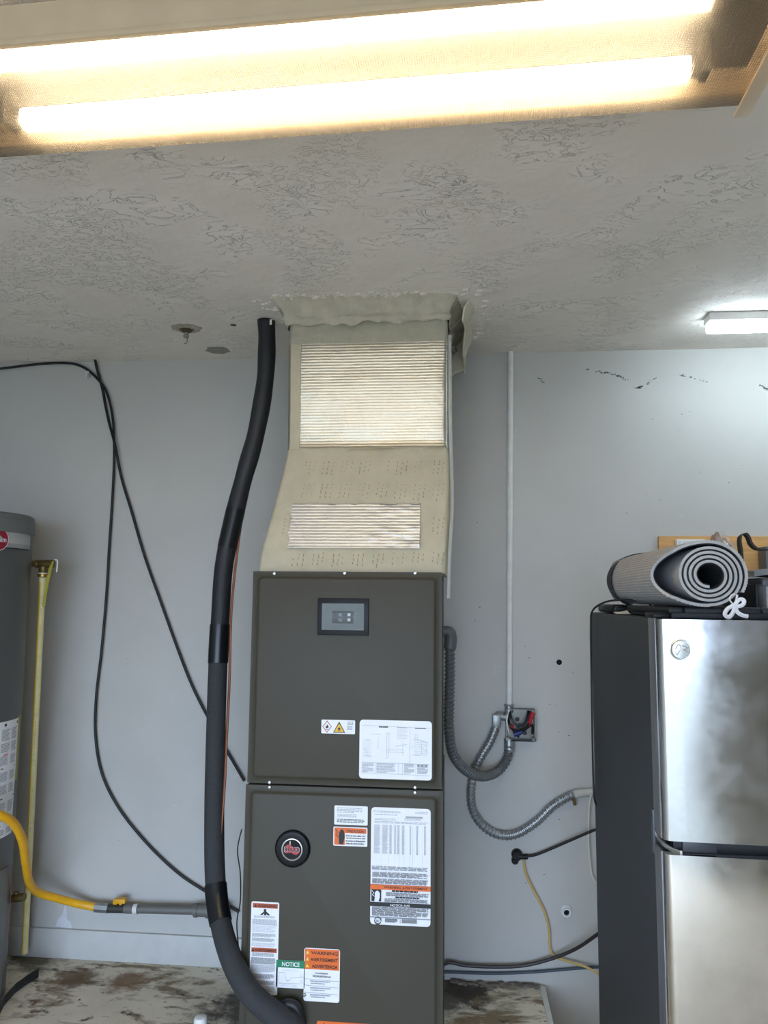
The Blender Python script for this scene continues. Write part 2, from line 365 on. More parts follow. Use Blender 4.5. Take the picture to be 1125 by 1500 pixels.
pp = MB(); c = at(94, 1350, 0); pp.prism([(c.x-.035, c.z-.02), (c.x+.035, c.z-.025), (c.x+.03, c.z), (c.x+.012, c.z+.01), (c.x+.008, c.z+.05), (c.x, c.z+.07), (c.x-.008, c.z+.03), (c.x-.03, c.z+.005)], -.0012, .001)
obj('plaster_patch', pp, M('plaster_white', 'cfd1d4', .8), wall_back, smooth=False)
pp = MB(); c = at(819, 970, 0); pp.lathe([(.013, 0), (.013, .0015), (.011, .0025)], (c.x, 0, c.z), '-y', 20); obj('hole_rim', pp, 'white_paint', wall_back)
pp = MB(); pp.lathe([(.0115, 0), (.0115, .0028)], (c.x, 0, c.z), '-y', 20); obj('drilled_hole', pp, M('hole_dark', '08080a', .9), wall_back)
# ceiling patch and hole stain
ceil = bpy.data.objects['ceiling']
def ceil_blob(name, px, py, rx, ry, mat, th=.0015, n=14, jit=.2):
    c = atz(px, py, CEIL); mb = MB(); a = []; b = []
    for k in range(n):
        q = random.uniform(1-jit, 1+jit); x, y = c.x+rx*q*math.cos(6.283*k/n), c.y+ry*q*math.sin(6.283*k/n); a.append(Vector((x, y, CEIL+.001))); b.append(Vector((x, y, CEIL-th)))
    mb.rings([a, b]); return obj(name, mb, mat, ceil, smooth=False)
ceil_blob('scuff_patch', 319, 513, .052, .045, M('scuff_grey', '8f8d85', .9))
ceil_blob('scuff_patch', 342, 476, .012, .01, 'rust')
ceil_blob('rusty_stain', 273, 481, .060, .050, M('rust_stain', 'b0a898', .9, 0, .25, 40), .0008, 30, .10)
ceil_blob('rusty_stain', 273, 483, .030, .028, M('rust_stain_dark', '6b6252', .9, 0, .3, 60), .0012, 24, .18)

# ------------------------------------------------------------------ strip light fixture overhead
FX = Vector((-.215, -1.9, CEIL)); FROT = math.radians(-1.9)
fx = thing('ceiling_light_fixture', FX, 'long wraparound fluorescent ceiling light with ribbed clear lens and two glowing tubes', 'light fixture')
FL0, FL1, FD0, FD1 = -.86, .77, -.15, .145      # local extents; FD0 is the side nearer the door
LZ = -.112
def fobj(name, mb, mat, parent=None, **k):
    o = obj(name, mb, mat, None, origin=FX, **k); o.location = (0, 0, 0); o.parent = parent or fx; WL[o] = FX; return o
def fbox(x0, x1, y0, y1, z0, z1, bev=.0): return MB().box(FX.x+x0, FX.x+x1, FX.y+y0, FX.y+y1, FX.z+z0, FX.z+z1, bev)
fobj('housing', fbox(FL0, FL1, -.07, .07, -.0275, 0, .003), 'beige_enamel')
fobj('reflector_pan', fbox(FL0, FL1, FD0+.004, FD1-.004, -.034, -.028), M('pan_darkened', '39362f', .5, 0, .08, 12))  # pan colour darkened to hold down the glow between the tubes
rail = fbox(FL0, FL1, FD0-.006, FD0, LZ+.016, -.028, .001); rail.box(FX.x+FL0, FX.x+FL1, FX.y+FD0-.010, FX.y+FD0+.002, FX.z+LZ+.006, FX.z+LZ+.018, .002)
fobj('side_rail', rail, 'beige_enamel')
rail = fbox(FL0, FL1, FD1, FD1+.005, LZ+.022, -.028, .001)
fobj('side_rail', rail, 'beige_enamel')
def lensf(u, v):
    # cross-section: lip up at near edge, flat prismatic bottom, curved up at the far edge
    if v < .1: y, z = FD0+.002, LZ+.02*(1-v/.1)
    elif v < .9:
        q = (v-.1)/.8; y, z = FD0+.002+(FD1-FD0-.004)*q, LZ-.006*math.sin(math.pi*q)
    else: q = (v-.9)/.1; y, z = FD1-.002, LZ+.024*q
    return Vector((FX.x+FL0+.012+(FL1-FL0-.024)*u, FX.y+y, FX.z+z))
fobj('prismatic_lens', MB().slab(lensf, 2, 40, (0, 0, .0012)), lens_mat(), smooth=False)
TUBEM = emit_mat('fluorescent_tube_glow', (1., .82, .58), TUBE_STRENGTH)
for yy, x0, x1 in ((.062, -.66, .635), (-.108, -.70, .625)):
    tb = fobj('fluorescent_tube', MB().cyl(FX+Vector((x0, yy, LZ+.027)), FX+Vector((x1, yy, LZ+.027)), .019, 20), TUBEM)
    for xe, sg in ((x0, -1), (x1, 1)):
        mb = MB().cyl(FX+Vector((xe, yy, LZ+.027)), FX+Vector((xe+sg*.02, yy, LZ+.027)), .0192, 16); mb.box(FX.x+min(xe+sg*.02, xe+sg*.034), FX.x+max(xe+sg*.02, xe+sg*.034), FX.y+yy-.018, FX.y+yy+.018, FX.z+LZ+.008, FX.z-.03)
        fobj('tube_socket', mb, M('socket_darkened', '6b655a', .6), tb)  # socket colour darkened to offset the glare of the tubes beside it
for sg, xe in ((1, FL1), (-1, FL0)):
    mb = fbox(xe-.006, xe+.006, FD0-.012, FD1+.018, LZ-.004, 0, .002); mb.box(FX.x+xe-.028 if sg > 0 else FX.x+xe-.002, FX.x+xe+.002 if sg > 0 else FX.x+xe+.028, FX.y+FD0-.012, FX.y+FD1+.018, FX.z+LZ-.012, FX.z+LZ-.006, .002)
    fobj('end_plate', mb, 'beige_enamel')
fx.rotation_euler = (0, 0, FROT)
# second, cooler batten further right
ba = thing('led_batten_light', (1.55, -.31, CEIL), 'short white LED batten glowing cool on the ceiling above the refrigerator', 'light fixture')
bl = atz(1035, 470, CEIL-.02)
obj('batten_housing', MB().box(bl.x, bl.x+1.2, bl.y-.035, bl.y+.035, CEIL-.03, CEIL, .004), 'white_plastic', ba)
obj('batten_diffuser', MB().box(bl.x+.004, bl.x+1.196, bl.y-.03, bl.y+.03, CEIL-.062, CEIL-.0305, .012, 3), emit_mat('led_glow', (.74, .89, 1.), LED_STRENGTH), ba)

# ------------------------------------------------------------------ air handler
UX0, UX1, UY, UT, US = -.6633, -.0433, -.7485, 1.783, 1.108
UB = -.20
ah = thing('air_handler', ((UX0+UX1)/2, (UY+UB)/2, PLAT), 'tall dark grey metal air handler cabinet covered in warning labels', 'air handler')
obj('upper_cabinet', MB().box(UX0+.004, UX1-.004, UY+.004, UB, US+.002, UT-.002, .004), 'unit_grey', ah)
obj('lower_cabinet', MB().box(UX0, UX1, UY+.004, UB, PLAT, US-.002, .004), 'unit_grey', ah)
def door_panel(name, x0, x1, z0, z1, inset):
    """flat flange with a raised centre field, rounded corners"""
    def rr(i, r, y):
        a0, a1, b0, b1 = x0+i, x1-i, z0+i, z1-i; out = []
        for cx, cz, s in ((a1-r, b1-r, 0), (a0+r, b1-r, 90), (a0+r, b0+r, 180), (a1-r, b0+r, 270)):
            for k in range(7): an = math.radians(s+15*k); out.append(Vector((cx+r*math.cos(an), y, cz+r*math.sin(an))))
        return out
    R = [rr(0, .002, UY+.006), rr(0, .002, UY), rr(inset, .014, UY), rr(inset+.002, .014, UY-.002), rr(inset+.006, .012, UY-.008), rr(inset+.010, .010, UY-.009)]
    return obj(name, MB().rings(R), 'unit_panel_grey', ah, ang=50)
door_panel('upper_door_panel', UX0+.001, UX1-.001, US+.003, UT, .017)
door_panel('lower_door_panel', UX0-.003, UX1+.003, PLAT+.03, US-.003, .017)
PY = UY-.009
def screw(px, py, Y=UY, par=ah):
    p = at(px, py, Y); o = obj('screw', MB().lathe([(.0062, 0), (.0062, .0015), (.0042, .004), (.0001, .0045)], (p.x, Y, p.z), '-y', 12), 'screw_zinc', par); return o
for q in ((402, 840), (505, 839.5), (608, 839.5), (395, 1146), (395, 1153), (608, 1153.5), (608, 1161)): screw(*q)
# hidden-hatch knockout outline and control window
p0, p1 = at(486, 851, PY), at(519, 870, PY)
kb = MB(); kb.box(p0.x, p1.x, PY-.0003, PY+.001, p0.z-.001, p0.z); kb.box(p1.x-.001, p1.x, PY-.0003, PY+.001, p1.z, p0.z)
obj('knockout_groove', kb, M('groove_dark', '4a4b46', .6), ah, smooth=False)
a, b = at(466, 876, PY), at(540, 931, PY)
cw = obj('control_window', MB().box(a.x, b.x, PY-.008, PY, b.z, a.z, .003), 'black_plastic', ah)
mx, mz = (a.x+b.x)/2, (a.z+b.z)/2; hw, hh = (b.x-a.x)/2*.82, (a.z-b.z)/2*.72
def pillow(u, v):
    x, z = 2*u-1, 2*v-1; h = .013*(1-abs(x)**4)*(1-abs(z)**3)
    return Vector((mx+x*hw, PY-.0085-h*.8, mz+z*hh))
obj('display_board', MB().box(mx-hw*.5, mx+hw*.5, PY-.0115, PY-.008, mz-hh*.5, mz+hh*.42, .001), 'display_dark', cw)
obj('bezel', MB().box(mx-hw, mx+hw, PY-.0092, PY-.0081, mz-hh, mz+hh), M('bezel_grey', '565a58', .4), cw)
for sx, sz in ((.30, .16), (.30, -.22)): obj('display_button', MB().box(mx+hw*sx-.0045, mx+hw*sx+.0045, PY-.0125, PY-.0116, mz+hh*sz-.0045, mz+hh*sz+.0045, .0004), 'white_button', cw)
for sx, sz in ((-.12, .16), (-.12, -.24)): obj('display_segment', MB().box(mx+hw*sx-.006, mx+hw*sx+.006, PY-.0125, PY-.0116, mz+hh*sz-.005, mz+hh*sz+.005, .0004), M('segment_grey', '5d666a', .4), cw)
obj('clear_cover', MB().slab(pillow, 16, 14, (0, .001, 0)), clear_mat('clear_cover_plastic', (.93, .95, .95), .06, .955), cw)

# --- printed labels
class Card:
    def __init__(s, name, tlx, tly, brx, bry, label, parent=ah, Y=None, mat='label_white', th=.0008):
        Y = PY if Y is None else Y
        A, B = at(tlx, tly, Y), at(brx, bry, Y); s.x0, s.x1, s.z1, s.z0, s.Y = A.x, B.x, A.z, B.z, Y-th; s.k = 0
        w, h = s.x1-s.x0, s.z1-s.z0; r = min(w, h)*.06; out = []
        for cx, cz, st in ((s.x1-r, s.z1-r, 0), (s.x0+r, s.z1-r, 90), (s.x0+r, s.z0+r, 180), (s.x1-r, s.z0+r, 270)):
            for q in range(4): an = math.radians(st+30*q); out.append((cx+r*math.cos(an), cz+r*math.sin(an)))
        s.o = obj(name, MB().prism(out, Y-th, Y+.0005), mat, parent, smooth=False); s.o['label'] = label
    def X(s, u): return s.x0+u*(s.x1-s.x0)
    def Z(s, v): return s.z1-v*(s.z1-s.z0)
    def lay(s): s.k += 1; return s.Y-.00016*s.k
    def band(s, u0, v0, u1, v1, mat, name='colour_band'):
        y = s.lay(); return obj(name, MB().box(s.X(u0), s.X(u1), y, s.Y+.0002, s.Z(v1), s.Z(v0)), mat, s.o, smooth=False)
    def poly(s, pts, mat, name='pictogram'):
        y = s.lay(); return obj(name, MB().prism([(s.X(u), s.Z(v)) for u, v in pts], y, s.Y+.0002), mat, s.o, smooth=False)
    def text(s, t, u0, v0, u1, v1, mat='ink_black', bold=.02):
        y = s.lay()-.0001; return obj('lettering', text_mb(t, s.X(u0), s.X(u1), s.Z(v1), s.Z(v0), y, bold), mat, s.o, smooth=False)
    def lines(s, u0, v0, u1, v1, n, mat='ink_grey', fill=.5, ragged=.25, gaps=True):
        y = s.lay(); mb = MB(); dv = (v1-v0)/n
        for i in range(n):
            u = u0; end = u1-random.random()*ragged*(u1-u0) if i % 4 == 3 else u1-random.random()*.06*(u1-u0)
            while u < end:
                wd = random.uniform(.05, .16)*(u1-u0) if gaps else end-u
                e = min(u+wd, end); mb.box(s.X(u), s.X(e), y, s.Y+.0001, s.Z(v0+dv*(i+fill)), s.Z(v0+dv*i)); u = e+.018*(u1-u0)
        o = obj('fine_print', mb, mat, s.o, smooth=False); tag(o, kind='stuff'); return o
    def strokes(s, segs, wd, mat='ink_grey', name='line_drawing'):
        y = s.lay(); mb = MB()
        for (u0, v0, u1, v1) in segs:
            a = Vector((s.X(u0), s.Z(v0))); b = Vector((s.X(u1), s.Z(v1))); d = (b-a)
            if d.length < 1e-6: continue
            n = Vector((-d.y, d.x)).normalized()*wd/2
            mb.prism([tuple(a+n), tuple(b+n), tuple(b-n), tuple(a-n)], y, s.Y+.0001)
        return obj(name, mb, mat, s.o, smooth=False)
def flame(cu, cv, w, h): return [(cu+w*x, cv+h*y) for x, y in ((-.35, .5), (-.5, .1), (-.3, -.1), (-.2, .1), (0, -.5), (.12, -.15), (.3, -.2), (.5, .15), (.35, .5), (.1, .3), (-.05, .35))]
# hazard pictograms
L = Card('hazard_label', 471, 1054, 520, 1075.5, 'small white label with red flame diamond and yellow flame triangle')
L.poly([(.17, .05), (.31, .5), (.17, .95), (.03, .5)], 'ink_red'); L.poly([(.17, .14), (.285, .5), (.17, .86), (.055, .5)], 'label_white'); L.poly(flame(.17, .47, .09, .38), 'ink_black'); L.band(.13, .68, .21, .71, 'ink_black')
L.poly([(.53, .10), (.71, .92), (.35, .92)], 'ink_black'); L.poly([(.53, .24), (.675, .86), (.385, .86)], 'ink_yellow'); L.poly(flame(.53, .60, .08, .30), 'ink_black'); L.band(.49, .78, .57, .81, 'ink_black')
L.strokes([(.79, .15, .79, .32), (.79, .32, .93, .32), (.93, .32, .93, .12), (.93, .12, .79, .15), (.80, .22, .92, .26)], .0006, 'ink_black'); L.lines(.76, .45, .92, .72, 3, 'ink_grey')
# wiring diagram
L = Card('wiring_diagram_label', 527, 1054, 632.5, 1143.5, 'large white wiring diagram sheet')
L.lines(.27, .10, .40, .14, 1, 'ink_black', .7); L.lines(.52, .11, .66, .14, 1, 'ink_grey', .6); L.lines(.77, .115, .92, .14, 1, 'ink_black', .7); L.lines(.52, .15, .67, .32, 7, M('ink_pale', 'cfd1d3', .5), .4)
sg = [(.38, .22, .38, .62), (.41, .22, .41, .62), (.37, .22, .42, .22), (.37, .50, .62, .50), (.37, .54, .62, .54), (.60, .37, .60, .60), (.40, .62, .36, .66), (.15, .24, .30, .24), (.26, .28, .26, .50), (.08, .34, .16, .34), (.05, .48, .12, .56), (.08, .60, .18, .62), (.70, .10, .70, .72), (.77, .22, .77, .32), (.80, .22, .80, .32), (.74, .32, .95, .36), (.76, .30, .90, .34), (.84, .44, .94, .50), (.74, .58, .84, .58), (.86, .38, .86, .56), (.92, .36, .92, .54), (.74, .42, .72, .48), (.50, .44, .66, .40), (.04, .095, .97, .12)]
L.strokes(sg, .0007, M('ink_mid', 'a7a9ac', .5))
L.lines(.05, .36, .17, .66, 9, M('ink_pale', 'cfd1d3', .5), .25, .6); L.lines(.76, .36, .95, .60, 8, M('ink_pale', 'cfd1d3', .5), .25, .6)
L.strokes([(.03, .72, .97, .73), (.03, .90, .97, .92), (.22, .72, .22, .91), (.54, .72, .54, .91), (.60, .72, .60, .92), (.78, .73, .78, .92)], .0006, 'ink_grey')
for u0, u1 in ((.04, .20), (.24, .50), (.62, .76), (.80, .95)): L.lines(u0, .735, u1, .90, 8, 'ink_grey', .45, .7)
L.text('o o o', .80, .745, .94, .765, 'ink_black')
# rating text
L = Card('rating_label', 490, 1179.5, 538.5, 1209.5, 'small white label with lines of rating text')
L.lines(.08, .10, .86, .40, 4, 'ink_grey', .55, .5); L.lines(.10, .44, .70, .62, 3, 'ink_grey', .5, .7); L.lines(.08, .70, .92, .90, 3, 'ink_black', .45)
# caution
L = Card('caution_label', 488.5, 1210.5, 538, 1240.5, 'orange and white caution label with an electric hand symbol')
L.band(.03, .05, .34, .95, 'ink_orange'); L.band(.34, .05, .97, .32, 'ink_orange'); L.text('! PRECAUCIÓN !', .38, .11, .94, .28, 'ink_black', .022)
L.poly([(.17, .9), (.16, .45), (.18, .28), (.20, .2), (.23, .14), (.27, .14), (.31, .22), (.33, .35), (.34, .55), (.31, .75), (.29, .92)], 'ink_black', 'hand_symbol')
L.strokes([(.06, .14, .13, .28), (.13, .28, .07, .42), (.07, .42, .15, .55)], .0016, 'ink_black', 'spark_symbol')
for i, tx in enumerate(('Antes de tocar cables o los', 'dispositivos eléctricos, debe', 'de cortar la alimentación', 'antes de intervenirlos.')): L.text(tx, .37, .40+.135*i, .94-(.03*(i == 3)), .49+.135*i, 'ink_black', .022)
# long data label
L = Card('data_label', 544, 1182, 630.5, 1358, 'tall white data label with a table, orange bar and black bar')
L.lines(.03, .03, .50, .05, 2, 'ink_grey', .5); L.lines(.74, .03, .96, .05, 2, 'ink_grey', .5); L.lines(.05, .06, .45, .07, 1, 'ink_grey', .5); L.lines(.06, .095, .42, .115, 2, 'ink_grey', .45)
L.band(.58, .07, .87, .085, 'ink_mid', 'barcode'); L.lines(.56, .09, .85, .11, 2, 'ink_grey', .4); L.lines(.05, .12, .95, .14, 2, 'ink_grey', .4)
for u in (.17, .30, .40, .47, .55, .65, .70, .86): L.strokes([(u, .16, u, .51)], .0003, 'ink_pale')
for u0, u1 in ((.05, .15), (.19, .28), (.31, .35), (.39, .42), (.44, .48), (.52, .56), (.65, .67), (.76, .79), (.89, .92)): L.lines(u0, .15, u1, .40, 26, M('ink_pale2', 'd3d4d7', .5), .6, .3, False)
L.lines(.02, .505, .97, .54, 3, 'ink_grey', .45); L.lines(.03, .555, .97, .60, 5, 'ink_grey', .5); L.lines(.03, .61, .97, .655, 5, 'ink_grey', .5)
L.band(0, .66, 1, .70, 'ink_orange'); L.text('WARNING, AVERTISSEMENT', .23, .667, .95, .692, 'ink_black', .022)
L.band(.02, .703, .18, .80, 'ink_black'); L.poly([(.07, .80), (.08, .755), (.075, .73), (.10, .712), (.13, .71), (.16, .73), (.16, .765), (.14, .80)], 'label_white', 'hand_symbol'); L.strokes([(.03, .71, .06, .73), (.06, .73, .035, .745), (.035, .745, .075, .76)], .0016, 'label_white', 'spark_symbol')
L.lines(.36, .705, .80, .72, 1, 'ink_black', .6); L.lines(.26, .725, .97, .755, 3, 'ink_grey', .55); L.lines(.42, .758, .82, .77, 1, 'ink_black', .6); L.lines(.24, .775, .97, .805, 3, 'ink_grey', .55)
L.band(0, .81, 1, .84, 'ink_black'); L.text('NOTICE: AVIS', .34, .816, .66, .834, 'label_white', .015); L.lines(.03, .85, .97, .925, 8, 'ink_grey', .5)
L.strokes([(0, .935, 1, .935), (.5, .945, .5, .98)], .0005, 'ink_grey'); c8 = [(.13+.055*math.cos(6.283*k/16), .963+.055*math.sin(6.283*k/16)*(L.x1-L.x0)/(L.z1-L.z0)) for k in range(17)]
L.strokes([(*c8[k], *c8[k+1]) for k in range(16)], .0012, 'ink_black', 'round_mark'); L.text('UL', .105, .954, .155, .972, 'ink_black', .02); L.lines(.25, .945, .46, .975, 4, 'ink_grey', .45); L.lines(.53, .945, .78, .975, 4, 'ink_grey', .45)
# tall narrow warning label
L = Card('warning_label', 368.5, 1320, 406, 1458, 'tall narrow white label with two dark orange warning bars')
L.band(.05, .018, .95, .068, 'ink_orange_dark'); L.poly([(.10, .058), (.15, .027), (.20, .058)], 'ink_black'); L.text('WARNING', .22, .028, .90, .06, 'ink_black', .022)
L.strokes([(.27, .075, .27, .145), (.27, .145, .73, .145), (.73, .145, .73, .075), (.73, .075, .27, .075)], .0004, 'ink_pale')
L.poly([(.47, .10), (.44, .088), (.50, .075), (.55, .088), (.53, .10), (.60, .12), (.68, .14), (.60, .145), (.53, .125), (.56, .145), (.45, .145), (.47, .125), (.40, .145), (.33, .142), (.42, .115)], 'ink_black', 'person_symbol')
L.lines(.10, .155, .90, .18, 2, 'ink_grey', .5); L.lines(.05, .19, .95, .255, 6, 'ink_grey', .55); L.lines(.05, .26, .92, .335, 8, 'ink_pale2', .5); L.lines(.06, .345, .92, .385, 4, 'ink_grey', .55); L.lines(.06, .395, .90, .435, 4, 'ink_grey', .55); L.lines(.05, .445, .90, .49, 4, 'ink_pale2', .5)
L.band(.05, .50, .95, .545, 'ink_orange_dark'); L.poly([(.06, .538), (.11, .508), (.16, .538)], 'ink_black'); L.text('AVERTISSEMENT', .17, .508, .93, .537, 'ink_black', .022)
L.lines(.08, .555, .90, .595, 3, 'ink_grey', .5); L.lines(.05, .605, .92, .675, 7, 'ink_grey', .5); L.lines(.05, .68, .92, .76, 8, 'ink_pale2', .5); L.lines(.06, .78, .90, .83, 4, 'ink_grey', .55); L.lines(.10, .85, .90, .89, 4, 'ink_grey', .55); L.lines(.30, .91, .92, .97, 5, 'ink_pale2', .5)
# green notice
L = Card('notice_label', 405, 1405.5, 446, 1448.5, 'white label with a green notice bar and a line chart')
L.band(0, 0, 1, .27, 'ink_green'); L.text('NOTICE', .20, .06, .82, .22, 'label_white', .02); L.lines(.2, .33, .78, .40, 2, 'ink_pale2', .4)
L.strokes([(.06, .90, .12, .48), (.02, .45, .30, .45), (.30, .45, .38, .78), (.38, .78, .55, .62), (.55, .62, .92, .58), (.12, .84, .92, .82), (.38, .70, .46, .76), (.85, .5, .92, .6), (.86, .7, .92, .8)], .0007, 'ink_mid'); L.lines(.2, .88, .75, .95, 2, 'ink_pale2', .4)
# three-language warning
L = Card('multilingual_warning_label', 446, 1388, 497, 1469, 'white label with three orange warning lines')
L.band(.02, .015, .98, .40, 'ink_orange')
for i, (tx, u0) in enumerate((('WARNING', .19), ('AVERTISSEMENT', .18), ('ADVERTENCIA', .22))):
    L.text(tx, u0, .055+.125*i, .94, .118+.125*i, 'ink_black', .022); v = .04+.125*i; L.poly([(.04, v+.075), (.095, v), (.15, v+.075)], 'ink_yellow'); L.poly([(.088, v+.06), (.095, v+.02), (.102, v+.06)], 'label_white')
L.text('CALIFORNIA', .32, .45, .68, .48, 'ink_black', .022); L.text('PROPOSITION 65', .25, .505, .75, .54, 'ink_black', .022)
L.strokes([(.02, .58, .98, .60), (.02, .70, .98, .72), (.02, .83, .98, .85)], .0004, 'ink_grey')
for v in (.61, .735, .865): L.lines(.18, v, .76, v+.03, 1, 'ink_grey', .6); L.text('www.P65Warnings.ca.gov', .20, v+.033, .60, v+.06, 'ink_black', .02)
# orange label at the bottom of the view
L = Card('orange_warning_label', 464, 1495, 585, 1560, 'orange rounded warning label low on the cabinet', mat='ink_orange')
L.poly([(.05, .16), (.09, .04), (.13, .16)], 'ink_black'); L.text('WARNING', .22, .05, .52, .15, 'ink_black', .022)
# round badge
c = at(429, 1242.5, PY); bd = obj('badge', MB().lathe([(.056, 0), (.056, .006), (.053, .010), (.048, .0115), (.034, .0105)], (c.x, PY, c.z), '-y', 48), 'black_plastic', ah); bd['label'] = 'round black badge with silver ring and red emblem'
obj('silver_ring', MB().lathe([(.0335, .009), (.0335, .0135), (.0325, .0142), (.0305, .0142), (.0295, .013), (.0295, .009)], (c.x, PY, c.z), '-y', 48), 'silver', bd)
E1 = PY-.0112
obj('emblem', MB().prism([(c.x+x*.026, c.z+z*.026) for x, z in ((-.95, -.1), (-.8, .35), (-.55, .55), (-.2, .5), (.05, .28), (.4, .2), (.75, .3), (.9, .15), (.95, -.15), (.75, -.5), (.55, -.62), (.2, -.55), (-.1, -.4), (-.5, -.42), (-.85, -.5))], E1, PY-.0095), 'ink_red', bd, smooth=False)
obj('emblem', MB().prism([(c.x+x*.026, c.z+z*.026) for x, z in ((-.30, .95), (-.22, .95), (-.20, .6), (-.26, .5), (-.34, .6))], E1, PY-.0095), 'silver', bd, smooth=False)
obj('lettering', text_mb('RUUD', c.x-.0250, c.x+.0240, c.z-.0080, c.z+.0070, E1-.0006, .035), 'label_white', bd, smooth=False)
obj('lettering', text_mb('RUUD', c.x-.0242, c.x+.0232, c.z-.0073, c.z+.0063, E1-.0010, .022), 'ink_black', bd, smooth=False)
screw(446, 1457, PY)

# ------------------------------------------------------------------ supply duct
DM = M('duct_mastic', 'bab39c', .75, 0, .07, 18, .6, 38)
du = thing('supply_duct', (-.33, -.45, UT), 'foil wrapped supply duct sealed with cream mastic rising to the ceiling', 'duct')
DX0, DX1 = -.598, -.030
def wob(x, z, a=.004, s=14): return a*noise.noise(Vector((x*s, z*s, 3.3)))
def sect(z):
    """duct outline by height: x0, x1, front y"""
    K = [(UT-.004, -.654, -.034, -.725), (1.84, -.650, -.030, -.718), (2.06, -.612, -.022, -.650), (2.12, -.606, -.020, -.622), (2.21, -.596, -.026, -.590), (2.24, -.596, -.030, -.580), (2.58, -.596, -.030, -.600), (2.64, -.594, -.028, -.600), (CEIL, -.594, -.028, -.598)]
    for a, b in zip(K, K[1:]):
        if z <= b[0]: t = (z-a[0])/(b[0]-a[0]); return [a[i]+t*(b[i]-a[i]) for i in (1, 2, 3)]
    return list(K[-1][1:])
def duct_shell(z0, z1, grow, yb, nz, a):
    R = []; n = 14
    for i in range(nz+1):
        z = z0+(z1-z0)*i/nz; x0, x1, yf = sect(z); x0 -= grow; x1 += grow; yf -= grow; r = .016; ring = []
        for k in range(n+1): x = x0+r+(x1-x0-2*r)*k/n; ring.append(Vector((x, yf+wob(x, z, a), z)))
        for k in range(1, 4): an = math.radians(-90+22.5*k); ring.append(Vector((x1-r+r*math.cos(an), yf+r+r*math.sin(an), z)))
        for k in range(n+1): y = yf+r+(yb-yf-r)*k/n; ring.append(Vector((x1+wob(y, z+4, a), y, z)))
        for k in range(n+1): y = yb+(yf+r-yb)*k/n; ring.append(Vector((x0+wob(y, z+9, a), y, z)))
        for k in range(1, 4): an = math.radians(180+22.5*k); ring.append(Vector((x0+r+r*math.cos(an), yf+r+r*math.sin(an), z)))
        R.append(ring)
    return MB().rings(R)
obj('lower_transition', duct_shell(UT-.002, 2.225, 0, -.20, 22, .007), DM, du, ang=70)
FOIL = foil_mat('foil_facing', 'bdbbae', .36)
obj('foil_wrap', duct_shell(2.222, 2.60, .002, -.20, 24, .003), FOIL, du, ang=70)
obj('neck', duct_shell(2.592, CEIL, .001, -.20, 10, .005), M('neck_mastic', 'a9a694', .8, 0, .08, 20, .6, 40), du, ang=70)
# mastic margin left of the foil and the window of bare foil in the lower part
def strip(name, u0, u1, z0, z1, lift, mat, jag=.0, nu=20, nv=12):
    def f(u, v):
        z = z0+(z1-z0)*v; x0, x1, yf = sect(z); x = x0+.016+(x1-x0-.032)*(u0+(u1-u0)*u)
        z += jag*noise.noise(Vector((x*30, 1, z0)))*(1 if v in (0, 1) else 0)
        return Vector((x, yf+wob(x, z, .003)-lift, z))
    return obj(name, MB().slab(f, nu, nv, (0, .002, 0)), mat, du, ang=70)
strip('mastic_margin', -.012, .055, 2.22, 2.60, .004, DM)
fwz0, fwz1 = 1.862, 2.015
def fwin(u, v):
    z = fwz0+(fwz1-fwz0)*v; x0, x1, yf = sect(z); a_, b_ = -.555+.008*noise.noise(Vector((1, z*40, 0))), -.118; x = a_+(b_-a_)*u
    if v == 1: z += .006*noise.noise(Vector((x*40, 2, 0)))
    cr = .005*max(0, math.sin((x+z*2.2)*60))*(u > .55)*noise.noise(Vector((x*20, z*50, 0)))
    return Vector((x, yf-.0085-cr, z))
obj('bare_foil_window', MB().slab(fwin, 50, 24, (0, .003, 0)), foil_mat('foil_bare', 'c9cdd0', .40), du, ang=70)
# printed mastic tape marks
def tape_print(rows):
    mb = MB()
    for (py, n, px0, px1, hgt, skew) in rows:
        for i in range(n):
            px = px0+(px1-px0)*i/(n-1)
            for j in range(3):
                z = at(px, py, -.66).z; x = at(px+j*7-4, py, -.66).x; zc = z+random.uniform(-.004, .004)
                q = 0.
                while q < hgt:
                    ln = random.uniform(.006, .016); zz = zc-q; x0_, x1_, yf = sect(max(UT, min(2.2, zz))); xx = x-q*skew+random.uniform(-.001, .001); y = yf+wob(xx, zz, .007)-.0016
                    mb.box(xx-.0015, xx+.0015, y, y+.001, zz-ln, zz); q += ln+.004
    o = obj('tape_lettering', mb, M('tape_ink', '9c8a72', .8, 0, .25, 60), du, smooth=False); tag(o, kind='stuff')
tape_print([(672, 8, 448, 640, .045, .12), (708, 8, 448, 640, .05, .14), (812, 8, 440, 640, .035, .14), (760, 2, 424, 640, .05, .1)])
# lumpy sealant collar where the duct meets the ceiling
def collar(name, x0, x1, y0, y1, zb, am, mat, seed, nu=46, nv=10):
    """wavy skirt of sealant around the front and side, from the ceiling down to zb, flaring towards the ceiling"""
    path = [Vector((x0, y1, 0)), Vector((x0, y0, 0)), Vector((x1, y0, 0)), Vector((x1, y1, 0))]
    def f(u, v):
        s = u*3; i = min(2, int(s)); p = path[i].lerp(path[i+1], s-i); c = Vector(((x0+x1)/2, (y0+y1)/2+.2, 0)); out = (p-c).normalized()
        z = CEIL-(CEIL-zb)*v; nn = noise.noise(Vector((p.x*16+seed, p.y*16, z*14)))+.5*noise.noise(Vector((p.x*50, p.y*50+seed, z*50)))
        fl = .060*(1-v)**2.4+.012*math.exp(-((v-.8)/.12)**2)
        return p+out*(fl+am*nn)+Vector((0, 0, z+(.022*noise.noise(Vector((p.x*18, p.y*25, seed))) if v == 1 else 0)))
    return obj(name, MB().slab(f, nu*3, nv, (0, .004, .002)), mat, du, ang=75)
